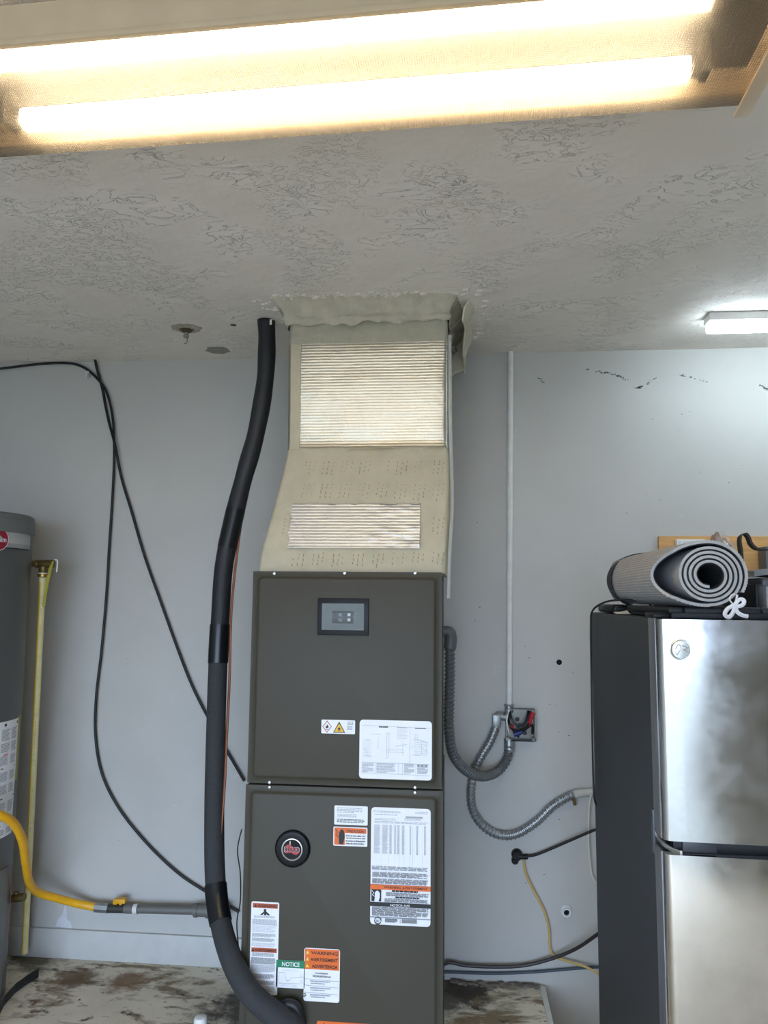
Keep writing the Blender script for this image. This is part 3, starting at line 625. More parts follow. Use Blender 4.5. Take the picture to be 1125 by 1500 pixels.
CM = M('sealant', 'b9b3a2', .85, 0, .12, 22, .9, 55)
collar('sealant_collar', -.604, -.020, -.608, -.20, 2.672, .017, CM, 2)
# plaster flange on the right side, open at the bottom
fm = M('flange_plaster', 'cfc9b6', .8, 0, .06, 20, .5, 40)
def flange(u, v):
    y = -.60+.44*u; z = CEIL-.138*v*(.55+.45*u)-.004*noise.noise(Vector((y*20, v*4, 1))); x = .030+.028*(1-v)**3+.004*math.sin(u*9)+.006*noise.noise(Vector((y*22, z*22, 5)))-.05*max(0, .15-u)
    return Vector((x, y, z))
obj('plaster_flange', MB().slab(flange, 40, 14, (.006, 0, 0)), fm, du, ang=70)
obj('plaster_flange', MB().prism([(-.028, CEIL), (.034, CEIL), (.040, CEIL-.04), (.033, CEIL-.128), (.02, CEIL-.133), (0, CEIL-.138), (-.012, CEIL-.15), (-.026, CEIL-.16)], -.20, -.175), fm, du, smooth=False)
cb = MB()
for k in range(150):
    t = random.random(); edge = random.choice('fffrrl')
    if edge == 'f': p = Vector((random.uniform(-.66, .09), -.665+random.gauss(0, .016), CEIL))
    elif edge == 'r': p = Vector((.092+random.gauss(0, .014), random.uniform(-.66, -.16), CEIL))
    else: p = Vector((-.675+random.gauss(0, .014), random.uniform(-.66, -.4), CEIL))
    s = random.uniform(.003, .010); m = 6
    ring = lambda q, dz: [p+Vector((s*q*math.cos(6.283*j/m+k)*1.3, s*q*math.sin(6.283*j/m+k), dz)) for j in range(m)]
    cb.rings([ring(1.1, .001), ring(.9, -s*.35), ring(.4, -s*.6)])
tag(obj('compound_crumbs', cb, M('crumb', 'e0d9cf', .8), du), kind='stuff')
# sheet metal edge on the right of the duct, running down past the cabinet top
eb = MB().tube([(-.020, -.60, 2.62), (-.018, -.60, 2.30), (-.014, -.61, 2.15), (-.012, -.66, 2.0), (-.020, -.71, 1.84), (-.024, -.73, 1.70)], .006, 8, 5)
obj('side_seam', eb, M('seam_metal', 'bfc2c0', .4, .5), du)

# ------------------------------------------------------------------ refrigerant line
lw = [((389, 458), -.446), ((391, 500), -.446), ((388, 560), -.448), ((375, 635), -.45), ((357, 700), -.455), ((341, 765), -.465), ((328, 830), -.48), ((323, 900), -.50), ((319, 980), -.52), ((316, 1080), -.55), ((314, 1180), -.59), ((315, 1280), -.64), ((322, 1345), -.70), ((339, 1405), -.775), ((365, 1452), -.815), ((398, 1483), -.822), ((425, 1497), -.80), ((432, 1499), -.765)]
LP = [at(*p, Y) for p, Y in lw]
rl = thing('refrigerant_line', (LP[8].x, LP[8].y, .4), 'thick black foam insulated refrigerant line curving from ceiling to cabinet', 'pipe')
LS = spline(LP, 10)
def seg(i0, i1, r, name, mat, n=18):
    pts = LS[i0:i1+1]
    return obj(name, MB().tube(pts, r, n, 1), mat, rl, ang=60)
seg(0, 52, lambda u: .0335+.001*math.sin(u*30), 'insulation', 'insulation_black')
seg(51, 75, lambda u: .034-.001*u, 'insulation', 'insulation_black')
seg(74, 170, lambda u: .0335+.006*max(0, u-.5), 'insulation', 'insulation_grey')
tp = seg(47, 56, .036, 'tape_wrap', 'tape_black'); tp2 = seg(72, 79, .036, 'tape_wrap', 'tape_black'); tp3 = seg(112, 121, .0365, 'tape_wrap', 'tape_black')
seg(3, 5, .0345, 'tape_wrap', 'tape_black')
p = at(426, 1479, PY-.03); obj('torn_foam_end', MB().tube([p+Vector((-.035, 0, .002)), p+Vector((-.012, -.004, .018)), p+Vector((.018, -.004, .010)), p+Vector((.034, 0, -.03))], lambda u: .011+.004*math.sin(u*3.1), 10, 6), 'black_rubber', rl)
p = at(400, 467, CEIL*0-.446); obj('cable_tie', MB().box(p.x-.004, p.x+.004, p.y-.036, p.y-.030, p.z-.035, p.z-.015, .001), 'white_plastic', rl)
# thin copper line taped beside it
cl = [((360, 728), -.45), ((352, 775), -.455), ((345, 830), -.468), ((340, 880), -.485), ((337.5, 930), -.50), ((336, 1000), -.51), ((332, 1080), -.545), ((329, 1150), -.58), ((322, 1240), -.63)]
tag(obj('copper_line', MB().tube([at(*p, Y) for p, Y in cl], .0048, 8, 8), 'copper'), 'thin copper tube taped along the black insulated refrigerant line', 'pipe')
# thin control wire beside cabinet
wl = [(354, 1215), (348, 1245), (352, 1280), (352, 1320), (347, 1350), (349, 1385), (351, 1420), (349, 1450), (357, 1490), (366, 1530)]
tag(obj('control_wire', MB().tube([at(x, y, -.72) for x, y in wl], .0022, 6, 8), 'cable_black'), 'thin wavy black wire hanging along the cabinet edge behind the refrigerant line', 'wire')

# ------------------------------------------------------------------ black cables on the wall, left
def cable(name, pts, r, mat, label, cat='cable', group=None, sub=10, n=8):
    return tag(obj(name, MB().tube([at(x, y, Y) for x, y, Y in pts], r, n, sub), mat), label, cat, group)
cable('wall_cable', [(-60, 547, -.012), (0, 540, -.012), (60, 533, -.012), (100, 532, -.012), (122, 538, -.014), (140, 552, -.016), (155, 572, -.016), (164, 605, -.016), (167, 640, -.018), (167, 680, -.016), (164, 740, -.014), (160, 800, -.014), (156, 870, -.014), (149, 950, -.014), (141, 1020, -.014), (140, 1080, -.014), (150, 1135, -.014), (175, 1185, -.014), (215, 1235, -.014), (260, 1278, -.014), (303, 1307, -.014), (350, 1336, -.014)], .0058, 'cable_black', 'black cable entering from the far left and bowing low across the wall')
cable('wall_cable', [(138, 520, -.03), (142, 540, -.02), (150, 570, -.010), (154, 592, -.010), (160, 620, -.010), (168, 650, -.030), (178, 700, -.014), (193, 750, -.014), (212, 815, -.014), (235, 880, -.014), (262, 955, -.014), (285, 1012, -.014), (318, 1075, -.014), (358, 1144, -.014)], .0062, 'cable_black', 'black cable dropping from a ceiling hole and slanting right behind the refrigerant line')
c = at(131, 547, 0); k = MB().box(c.x-.008, c.x+.008, -.02, 0, c.z-.006, c.z+.006, .002); k.box(c.x-.004, c.x+.004, -.024, -.004, c.z-.022, c.z-.004, .001)
tag(obj('cable_clip', k, 'outlet_grey'), 'small white cable clip nailed high on the left wall', 'clip')

# ceiling pendant stub (old sprinkler-like fitting)
c = atz(273, 483, CEIL); sf = thing('ceiling_fitting', (c.x, c.y, CEIL-.06), 'small rusty metal fitting hanging from a stained ceiling hole', 'fitting')
obj('rusty_ring', MB().lathe([(.020, 0), (.022, .004), (.017, .010), (.010, .012)], (c.x, c.y, CEIL), '-z', 18), 'rust', sf)
obj('stub', MB().lathe([(.008, .010), (.008, .02), (.011, .022), (.011, .032), (.006, .034)], (c.x, c.y, CEIL), '-z', 12), 'galvanised', sf)
obj('hook', MB().tube([(c.x, c.y, CEIL-.03), (c.x+.006, c.y, CEIL-.042), (c.x+.002, c.y, CEIL-.054), (c.x-.006, c.y, CEIL-.056)], .003, 6, 5), 'bright_steel', sf)

# ------------------------------------------------------------------ water heater
HR = .27; HC = Vector((-1.925, -.44, 0)); HT = 2.005
wh = thing('water_heater', (HC.x, HC.y, PLAT), 'tall dark grey cylindrical water heater with red round logo at the left edge', 'water heater')
obj('tank_jacket', MB().lathe([(HR-.004, PLAT+.02), (HR, PLAT+.024), (HR, HT-.07), (HR-.002, HT-.066)], HC, 'z', 72), 'heater_grey', wh)
obj('base_ring', MB().lathe([(HR-.02, PLAT), (HR-.02, PLAT+.021)], HC, 'z', 48), 'black_plastic', wh)
obj('top_cap', MB().lathe([(HR+.001, HT-.075), (HR+.006, HT-.072), (HR+.006, HT-.024), (HR+.003, HT-.022), (HR+.003, HT-.018), (HR+.002, HT-.006), (HR-.006, HT), (.02, HT+.004)], HC, 'z', 72), 'heater_grey_top', wh)
def hcyl(px, py, r=HR):
    d = ray(px, py); ox, oy = CAMP.x-HC.x, CAMP.y-HC.y; A = d.x*d.x+d.y*d.y; B = 2*(ox*d.x+oy*d.y); C_ = ox*ox+oy*oy-r*r; D = B*B-4*A*C_
    t = (-B-math.sqrt(max(D, 0)))/(2*A); P = CAMP+d*t; return math.atan2(P.y-HC.y, P.x-HC.x), P.z
def hp(a, z, r): return Vector((HC.x+r*math.cos(a), HC.y+r*math.sin(a), z))
def hpatch(name, a0, a1, z0, z1, lift, mat, parent, n=20):
    f = lambda u, v: hp(a0+(a1-a0)*u, z0+(z1-z0)*v, HR+lift)
    cen = hp((a0+a1)/2, 0, 1)-Vector((HC.x, HC.y, 0)); return obj(name, MB().slab(f, n, 1, (-cen.x*.0015, -cen.y*.0015, 0)), mat, parent)
aR, zb1 = hcyl(47, 793); _, zb0 = hcyl(44, 803)
bz1 = hcyl(25, 775)[1]; bz0 = hcyl(25, 803)[1]
bn = hpatch('brand_band', -2.2, math.radians(14), bz0, bz1, .0012, M('band_silver', 'b3b5b6', .4, .2), wh, 40)
hpatch('band_edge', -2.2, math.radians(14), bz0-.004, bz0, .0014, 'ink_black', bn, 40); hpatch('band_lower_strip', -2.2, math.radians(14), bz0, bz0+.016, .0016, M('band_grey', '9b9d9e', .4, .2), bn, 40)  # darker grey strip along the lower edge of the silver band
a0, z0 = hcyl(25, 785); a1 = math.radians(12); zt = hcyl(30, 779)[1]; zb_ = hcyl(30, 786)[1]
obj('lettering', text_mb('PROFESSIONAL', 0, 0, 0, 0, 0, .01, lambda u, q: hp(a0+(a1+.28-a0)*u, zb_+(zt-zb_)*q, HR+.0022)), 'ink_grey', bn, smooth=False)
la, lz = hcyl(0, 790); la -= .03; lr = .040
fd = lambda r, lift: [hp(la+r*math.cos(6.283*k/40)/HR, lz+r*math.sin(6.283*k/40), HR+lift) for k in range(40)]
lg = obj('logo_disc', MB().rings([fd(lr, .0005), fd(lr, .0030)]), 'red_logo', wh); lg['label'] = 'dark red round logo'
obj('logo_rim', MB().rings([fd(lr+.0025, .0004), fd(lr+.0025, .0024)]), 'label_white', lg)
lt = MB(); lt.merge(text_mb('Rheem', 0, 0, 0, 0, 0, .02, lambda u, q: hp(la+(u*2-1)*.032/HR, lz-.010+.020*q, HR+.0036)).bm); obj('lettering', lt, 'ink_pale', lg, smooth=False)
ap, z1p = hcyl(25, 1052); z0p = hcyl(12, 1222)[1]; aq = hcyl(18, 1200)[0]; ap = max(ap, aq)-.02
lb = hpatch('instruction_label', ap-1.5, ap, z0p, z1p, .0015, 'label_white', wh, 24); lb['label'] = 'long white instruction label wrapped around the tank'
hpatch('yellow_label_edge', ap+.01, ap+.10, hcyl(25, 1140)[1], z1p+.006, .001, 'lever_olive', wh, 4)
def hlines(u0, u1, v0, v1, n, mat, fill=.6):
    mb = MB(); dv = (v1-v0)/n; W_ = 1.5
    for i in range(n):
        a = ap-W_+W_*u0; e = ap-W_+W_*u1-random.random()*.05
        za, zb = z1p-(z1p-z0p)*(v0+dv*i), z1p-(z1p-z0p)*(v0+dv*(i+fill)); m = 5
        mb.slab(lambda u, v: hp(a+(e-a)*u, zb+(za-zb)*v, HR+.0022), m, 1, (-.0006, .0004, 0))
    tag(obj('fine_print', mb, mat, lb, smooth=False), kind='stuff')
hlines(.0, 1., .02, .045, 1, 'ink_black', .9)
for (v0, v1, n) in ((.07, .17, 8), (.19, .27, 6), (.30, .38, 6), (.44, .52, 7), (.55, .63, 6), (.70, .80, 8), (.82, .86, 3), (.93, .98, 3)):
    hlines(.88, .98, v0, v1, n, 'ink_grey'); hlines(.74, .86, v0, v1, n, 'ink_grey')
for v in (.40, .66, .89): hlines(0, 1., v, v+.012, 1, M('ink_violet', '5d4a5a', .5), .9)
hlines(.78, .85, .28, .30, 1, 'pink_ink', 1.)
ba_, bz_ = hcyl(-3, 1312); fe = lambda r, lift: [hp(ba_+r*math.cos(6.283*k/28)/HR, bz_+r*math.sin(6.283*k/28), HR+lift) for k in range(28)]
rs = obj('round_sticker', MB().rings([fe(.022, .0005), fe(.022, .002)]), 'ink_black', wh); obj('sticker_rim', MB().rings([fe(.0185, .0006), fe(.0185, .0026)]), 'label_white', rs); obj('sticker_centre', MB().rings([fe(.0165, .0006), fe(.0165, .0032)]), 'ink_black', rs)
hpatch('access_panel', ba_-1.2, ba_+.22, PLAT+.02, hcyl(5, 1272)[1], .004, 'heater_grey_top', wh, 24)
# pressure relief valve, with lever and drain pipe
VY = -.27
v0, v1 = at(50, 826, VY), at(78, 826, VY); vm = at(64, 826, VY)
rv = thing('relief_valve', (vm.x, VY, vm.z-.05), 'brass pressure relief valve with yellow lever tag on the side of the tank', 'valve')
obj('valve_body', MB().tube([hp(math.radians(30), vm.z, HR-.02), Vector((v0.x+.01, VY, vm.z)), vm, v1], lambda u: .017 if u > .3 else .013, 14, 4), 'brass', rv)
obj('valve_outlet', MB().lathe([(.018, -.012), (.018, -.034), (.0165, -.036)], vm, 'z', 16), 'brass', rv)
obj('white_washer', MB().lathe([(.0185, -.036), (.0185, -.040)], vm, 'z', 16), 'white_plastic', rv)
obj('outlet_nut', MB().lathe([(.0205, -.040), (.0215, -.044), (.0205, -.052), (.017, -.053)], vm, 'z', 12), 'brass_bright', rv)
l0, l1 = at(79, 822, VY), at(70, 888, VY)
obj('lever', MB().slab(lambda u, v: l0.lerp(l1, v)+Vector(((u-.5)*.012, -.012-.02*math.sin(v*2), 0)), 2, 8, (0, .003, 0)), 'lever_olive', rv)
obj('lever_clip', MB().tube([at(80, 820, VY-.015), at(84, 822, VY-.015), at(83, 838, VY-.015)], .003, 6, 4), 'white_plastic', rv)
dp0 = vm+Vector((0, 0, -.053)); dp1 = at(36, 1396, -.10)
dp1.z = max(dp1.z, PLAT+.012)
dr = thing('drain_pipe', (dp1.x, dp1.y, PLAT), 'slim cream plastic drain pipe with yellow stripe running down from the relief valve', 'pipe')
obj('pipe', MB().cyl(dp1, dp0, .0125, 18), 'pvc_cream', dr)
dirp = (dp0-dp1).normalized(); side = Vector((-.55, -.835, 0))
obj('stripe', MB().slab(lambda u, v: dp1.lerp(dp0, v)+Vector((math.cos(4.05-.55+u*1.1)*.0132, math.sin(4.05-.55+u*1.1)*.0132, 0)), 6, 1, (.0008, .001, 0)), 'pvc_stripe', dr)
obj('collar', MB().cyl(dp0-dirp*.02, dp0, .0145, 16), 'pvc_cream', dr)
tp_ = MB()
for k in range(46):
    t = random.uniform(.02, .98) if k < 30 else random.uniform(.55, .62); q = dp1.lerp(dp0, t); an = 5.15; r_ = .0131
    tp_.box(q.x+math.cos(an)*r_-.0012, q.x+math.cos(an)*r_+.0012, q.y+math.sin(an)*r_-.0006, q.y+math.sin(an)*r_+.0006, q.z, q.z+random.uniform(.003, .009))
tag(obj('pipe_lettering', tp_, 'ink_grey', dr, smooth=False), kind='stuff')
# drain valve at the foot of the tank
d0, d1 = at(8, 1317, -.30), at(36, 1314, -.30)
dv = thing('drain_valve', (d1.x, d1.y, d1.z-.03), 'small dull brass drain valve low on the tank behind the drain pipe', 'valve')
obj('valve_stem', MB().tube([d0, d1], lambda u: .011 if u < .5 else .015, 14, 4), 'brass', dv); q = d0.lerp(d1, .55); obj('valve_knob', MB().lathe([(.006, .008), (.006, .016), (.010, .017), (.009, .022)], q, 'z', 12), 'brass', dv)
# red lead at foot
tag(obj('igniter_wire', MB().tube([hp(hcyl(12, y)[0]+da, hcyl(12, y)[1], HR+.008) for y, da in ((1270, .05), (1290, .05), (1320, 0), (1345, -.05), (1370, -.12))], .0013, 6, 6), M('wire_dull_red', '7d4446', .6)), 'thin red wire hanging on the lower side of the water heater', 'wire')

# ------------------------------------------------------------------ gas line
gy = -.06
gpts = [(-70, 1180, -.66), (-30, 1185, -.66), (0, 1194, -.62), (20, 1206, -.56), (33, 1232, -.48), (38, 1265, -.38), (43, 1292, -.28), (56, 1307, -.2), (85, 1316, -.13), (115, 1324, -.08), (141, 1329, gy)]
gl = thing('gas_line', (at(150, 1330, gy).x, gy, at(150, 1330, gy).z-.02), 'yellow flexible gas hose joined to a grey iron pipe near the baseboard', 'gas line')
GP = [at(x, y, Y) for x, y, Y in gpts]
obj('yellow_hose', MB().tube(GP, .0155, 14, 8), 'gas_yellow', gl)
g0, g1, g2, g3, g4 = [at(x, y, gy) for x, y in ((140, 1329), (159, 1330.5), (183, 1331), (287, 1333.5), (306, 1334))]
def hexcyl(a, b, r): return MB().tube([a, b], r, 8, 1)
obj('hose_nut', hexcyl(g0, g1, .020), 'galvanised', gl); obj('valve_body', MB().tube([g1, g1.lerp(g2, .5), g2], lambda u: .017, 14, 3), 'pipe_black', gl)
g25 = at(203, 1331.5, gy); obj('pipe_union', MB().cyl(g2, g25, .0185, 12), 'pipe_iron', gl); obj('thread_tape', MB().cyl(at(196, 1331.5, gy), at(202, 1331.5, gy), .0195, 14), 'white_paint', gl)
obj('iron_pipe', MB().cyl(g25, g3, .0165, 16), 'pipe_iron', gl); fit = MB().cyl(g3, at(303, 1334, gy), .023, 16); fit.cyl(at(285, 1333.5, gy), at(290, 1333.5, gy), .026, 16)
obj('reducer', fit, 'pipe_iron', gl); tee = at(318, 1334, gy); tb_ = MB().cyl(at(303, 1334, gy), at(334, 1335, gy), .028, 16); tb_.cyl(tee, Vector((tee.x, 0, tee.z)), .024, 14); obj('tee', tb_, 'pipe_iron', gl)
hv = at(177, 1320, gy); h_ = MB().box(hv.x-.022, hv.x+.022, gy-.013, gy+.013, hv.z-.006, hv.z+.012, .003); h_.box(hv.x-.030, hv.x-.012, gy-.010, gy+.010, hv.z-.012, hv.z+.006, .003); h_.cyl((hv.x, gy, hv.z-.022), (hv.x, gy, hv.z), .007, 10)
obj('valve_handle', h_, 'valve_yellow', gl)
# torn black strip on platform, white capped stub
e0 = atz(-20, 1480, PLAT); pts_ = [(-14, 1500), (5, 1462), (22, 1444), (40, 1432), (55, 1424)]
bs = MB().slab(lambda u, v: (lambda q: Vector((q.x, q.y, PLAT+.002+.034*v+.012*u)))(atz(*[sum(x)/1 for x in ((lambda s, i: (pts_[i][0]+(pts_[i+1][0]-pts_[i][0])*s, 0))(min(u*4, 3.999) % 1, int(min(u*4, 3.999))), (lambda s, i: (0, pts_[i][1]+(pts_[i+1][1]-pts_[i][1])*s))(min(u*4, 3.999) % 1, int(min(u*4, 3.999))))] if False else (
    (lambda s, i: (pts_[i][0]+(pts_[i+1][0]-pts_[i][0])*s, pts_[i][1]+(pts_[i+1][1]-pts_[i][1])*s+14))(min(u*4, 3.9999) % 1, int(min(u*4, 3.9999)))), PLAT)), 24, 3, (.0, .005, 0))
tag(obj('rubber_strip', bs, 'black_rubber'), 'curled black rubber strip lying on the platform by the water heater', 'strip')
q = at(294, 1488, -.55)
cp = thing('drain_standpipe', (q.x, -.55, PLAT), 'short white plastic pipe stub with rounded cap on the platform floor', 'pipe')
obj('stub_pipe', MB().cyl((q.x, -.55, PLAT), (q.x, -.55, q.z-.03), .0195, 20), 'white_plastic', cp); obj('cap', MB().lathe([(.022, -.04), (.0225, -.012), (.020, -.004), (.012, 0)], q, 'z', 24), 'white_plastic', cp)

# ------------------------------------------------------------------ electrical, right of the cabinet
EM0, EM1 = at(748, 512, -.012), at(745.5, 1034, -.012); EM0.z = CEIL
et = thing('wall_conduit', (EM1.x, -.012, EM1.z), 'straight white painted conduit running from ceiling to the open electrical box', 'conduit')
obj('conduit_pipe', MB().cyl(EM1, EM0, .0125, 16), 'white_paint', et)
BXY = -.05
bA, bB = at(741, 1039, BXY), at(784, 1086, BXY)
eb_ = thing('electrical_box', ((bA.x+bB.x)/2, 0, bB.z), 'open square steel electrical box full of loose wires on the wall', 'electrical box')
t_ = .002; ebm = MB()
ebm.box(bA.x, bB.x, -.006, -.002, bB.z, bA.z); ebm.box(bA.x, bA.x+t_, BXY, -.002, bB.z, bA.z); ebm.box(bB.x-t_, bB.x, BXY, -.002, bB.z, bA.z); ebm.box(bA.x, bB.x, BXY, -.002, bA.z-t_, bA.z); ebm.box(bA.x, bB.x, BXY, -.002, bB.z, bB.z+t_)
for cx, cz in ((bB.x, bA.z), (bB.x, bB.z), (bA.x, bB.z)): sx_ = -1 if cx == bB.x else 1; sz_ = -1 if cz == bA.z else 1; ebm.box(min(cx, cx+sx_*.012), max(cx, cx+sx_*.012), BXY-.001, BXY+.0005, min(cz, cz+sz_*.012), max(cz, cz+sz_*.012))
obj('steel_box', ebm, M('box_steel', '6a6862', .35, .85, .15, 30), eb_, smooth=False)
obj('rim', MB().tube([(bB.x, BXY, bB.z+.01), (bB.x, BXY, bB.z), (bB.x-.03, BXY, bB.z), (bA.x+.02, BXY, bB.z)], .002, 6, 3), 'black_plastic', eb_)
for (dx, dz) in ((.42, .36), (.45, .58), (.68, .8)): obj('knockout', MB().lathe([(.009, .006), (.009, .008), (.006, .0085)], (bA.x+(bB.x-bA.x)*dx, 0, bA.z-(bA.z-bB.z)*dz), '-y', 14), 'pipe_black', eb_)
W2 = bB.x-bA.x; H2 = bA.z-bB.z
def bw(name, pts, r, mat): return obj(name, MB().tube([(bA.x+W2*u, y, bA.z-H2*v) for u, v, y in pts], r, 8, 6), mat, eb_)
bw('red_wire', [(.95, .05, -.03), (.92, .2, -.052), (.86, .32, -.056), (.80, .5, -.045), (.6, .7, -.03)], .005, 'wire_red')
obj('red_wire_nut', MB().tube([(bA.x+W2*.80, -.055, bA.z-H2*.42), (bA.x+W2*.93, -.058, bA.z-H2*.08)], lambda u: .006+.005*u, 10, 3), 'wire_red', eb_)
obj('red_wire_nut', MB().cyl((bA.x+W2*.16, -.052, bA.z-H2*.62), (bA.x+W2*.24, -.056, bA.z-H2*.5), .006, 8), 'wire_red', eb_)
obj('blue_wire_nut', MB().tube([(bA.x+W2*.26, -.055, bA.z-H2*.80), (bA.x+W2*.55, -.058, bA.z-H2*.70)], lambda u: .011-.003*u, 10, 3), 'wire_blue', eb_)
bw('black_wire', [(.14, .02, -.03), (.2, .3, -.055), (.38, .5, -.058), (.62, .45, -.056), (.75, .2, -.05), (.8, .05, -.02)], .0048, 'wire_black')
bw('black_wire', [(.1, .2, -.03), (.12, .5, -.056), (.3, .68, -.05), (.6, .66, -.05), (.9, .5, -.04), (.92, .8, -.03)], .0048, 'wire_black')
bw('black_wire', [(.85, .35, -.04), (.7, .55, -.056), (.5, .66, -.05), (.42, .9, -.04)], .0042, 'wire_black')
bw('white_wire', [(.08, .15, -.04), (.02, .35, -.058), (.06, .6, -.055), (.12, .8, -.04)], .0032, 'white_plastic')
cn = at(745.5, 1036, -.024); ccm = MB().cyl((cn.x, -.024, cn.z-.02), (cn.x, -.024, cn.z+.012), .017, 14); ccm.cyl((cn.x, -.024, cn.z+.006), (cn.x, -.024, cn.z+.011), .020, 8); obj('conduit_connector', ccm, 'galvanised', eb_)
ce = at(729, 1054, -.03); cem = MB().tube([(bA.x, -.028, ce.z+.010), (ce.x, -.03, ce.z+.014), (ce.x-.004, -.032, ce.z-.002), (ce.x-.006, -.032, ce.z-.03)], .0165, 14, 5); cem.box(ce.x-.022, ce.x+.012, -.05, -.012, ce.z-.028, ce.z+.022, .008); obj('elbow_connector', cem, 'galvanised', eb_)
def flex(name, pts, r, mat, label, pitch=.015, sub=26, depth=.20, cat='conduit', n=14):
    P = spline([at(x, y, Y) for x, y, Y in pts], sub); L_ = sum((b-a).length for a, b in zip(P, P[1:])); m = int(L_/pitch*4)
    # resample evenly
    acc = [0]
    for a, b in zip(P, P[1:]): acc.append(acc[-1]+(b-a).length)
    Q = []; j = 0
    for i in range(m+1):
        s = L_*i/m
        while j < len(P)-2 and acc[j+1] < s: j += 1
        Q.append(P[j].lerp(P[j+1], (s-acc[j])/max(1e-9, acc[j+1]-acc[j])))
    mb = MB().tube(Q, lambda u: r*(1-depth*(1 if int(round(u*m)) % 4 in (0, 1) else 0)), n, 1)
    t = thing(name, Q[len(Q)//2], label, cat); obj('ribbed_tube', mb, mat, t, ang=20); return t, Q
fA, QA = flex('flexible_conduit', [(659, 948, -.40), (659, 985, -.40), (658, 1030, -.39), (658, 1070, -.38), (664, 1105, -.34), (682, 1128, -.26), (705, 1137, -.17), (727, 1131, -.08), (742, 1113, -.045), (746, 1092, -.035)], .0195, 'conduit_grey', 'ribbed grey flexible conduit looping from the cabinet side down to the electrical box')
e1 = at(657, 930, -.40); obj('elbow_fitting', MB().tube([(UX1-.002, -.40, e1.z+.012), (e1.x, -.40, e1.z+.012), (e1.x+.008, -.40, e1.z), (at(659, 950, -.40).x, -.40, at(659, 950, -.40).z)], lambda u: .020+.003*(u > .7), 14, 5), 'conduit_grey', fA)
e2 = at(746, 1090, -.035); obj('end_connector', MB().cyl(e2+Vector((0, 0, -.03)), Vector((e2.x, -.03, bB.z+.004)), .021, 12), 'galvanised', fA)
fB, QB = flex('flexible_conduit', [(726, 1066, -.032), (718, 1086, -.032), (705, 1108, -.032), (694, 1132, -.030), (690, 1158, -.028), (692, 1184, -.028), (705, 1207, -.028), (728, 1222, -.028), (755, 1222, -.028), (785, 1204, -.028), (808, 1182, -.028), (830, 1168, -.026), (842, 1164, -.024)], .0185, 'galvanised', 'galvanised flexible conduit snaking from the electrical box along the wall toward the refrigerator')
c0, c1 = at(840, 1165, -.024), at(905, 1157, -.014); obj('end_fitting', MB().tube([c0, at(850, 1162, -.022), c1], lambda u: .019-.006*u, 12, 3), M('fitting_painted', 'b3b2a9', .6), fB); obj('strap_clip', MB().cyl(c0+Vector((-.004, -.01, .0)), c0+Vector((.004, -.01, -.035)), .006, 8), 'brass', fB)
# plug with two cords in the wall
pc = at(762, 1255, -.02); plg = thing('wall_plug', (pc.x, 0, pc.z), 'round black cord splitter plugged into the wall above the yellow cord', 'plug')
pm = MB().lathe([(.022, 0), (.022, .018), (.017, .026)], (pc.x-.012, 0, pc.z+.004), '-y', 18); pm.lathe([(.014, 0), (.014, .018), (.010, .022)], (pc.x-.020, 0, pc.z-.018), '-y', 14); obj('plug_body', pm, 'black_plastic', plg); obj('plug_arm', MB().tube([(pc.x-.01, -.016, pc.z), (pc.x+.012, -.02, pc.z), (pc.x+.03, -.02, pc.z+.002)], .010, 10, 4), 'black_plastic', plg)
cable('extension_cord', [(770, 1254, -.02), (785, 1252, -.02), (810, 1242, -.03), (840, 1229, -.05), (868, 1217, -.07), (900, 1206, -.08)], .0055, 'cable_black', 'short black cord running from the wall plug behind the refrigerator', 'cord')
cable('extension_cord', [(767, 1257, -.02), (770, 1280, -.025), (783, 1308, -.022), (797, 1335, -.02), (804, 1360, -.02), (806, 1390, -.02), (814, 1402, -.022), (838, 1410, -.03), (857, 1416, -.04), (872, 1424, -.06), (890, 1436, -.09)], .0045, 'cord_yellow', 'yellow cord hanging from the wall plug and trailing behind the refrigerator', 'cord')
c = at(829, 1334, 0); ps = thing('pipe_stub', (c.x, 0, c.z-.03), 'capless white pipe stub with round collar poking from the right wall', 'pipe')
obj('collar', MB().lathe([(.024, 0), (.023, .006), (.016, .010)], (c.x, 0, c.z), '-y', 22), 'outlet_grey', ps); obj('pipe_end', MB().lathe([(.016, .004), (.016, .022), (.0115, .0222), (.0112, .010)], (c.x, 0, c.z), '-y', 18), 'white_plastic', ps); obj('dark_bore', MB().lathe([(.0112, .006), (.0112, .0105)], (c.x, 0, c.z), '-y', 14), MATS['hole_dark'] if 'hole_dark' in MATS else 'black_plastic', ps)
cable('floor_cable', [(600, 1425, -.03), (645, 1414, -.03), (659, 1410, -.03), (680, 1414, -.03), (710, 1416, -.03), (750, 1416, -.03), (780, 1412, -.03), (815, 1402, -.05), (845, 1389, -.08), (872, 1371, -.12), (900, 1350, -.2)], .0068, 'cable_brown', 'dark brown cable sagging low along the wall from cabinet to refrigerator', 'cable')
cable('floor_cable', [(600, 1424, -.012), (652, 1424, -.012), (720, 1426, -.012), (780, 1424, -.012), (840, 1419, -.012), (900, 1415, -.012)], .0052, M('cable_slate', '3c4652', .6), 'straight slate grey cable running along the foot of the right wall', 'cable')
cable('hanging_cord', [(866, 1163, -.03), (863, 1180, -.03), (862, 1210, -.03), (862, 1235, -.03), (864, 1262, -.03), (868, 1285, -.03), (880, 1300, -.03)], .0035, 'cord_white', 'thin off-white cord hanging beside the refrigerator edge', 'cord')
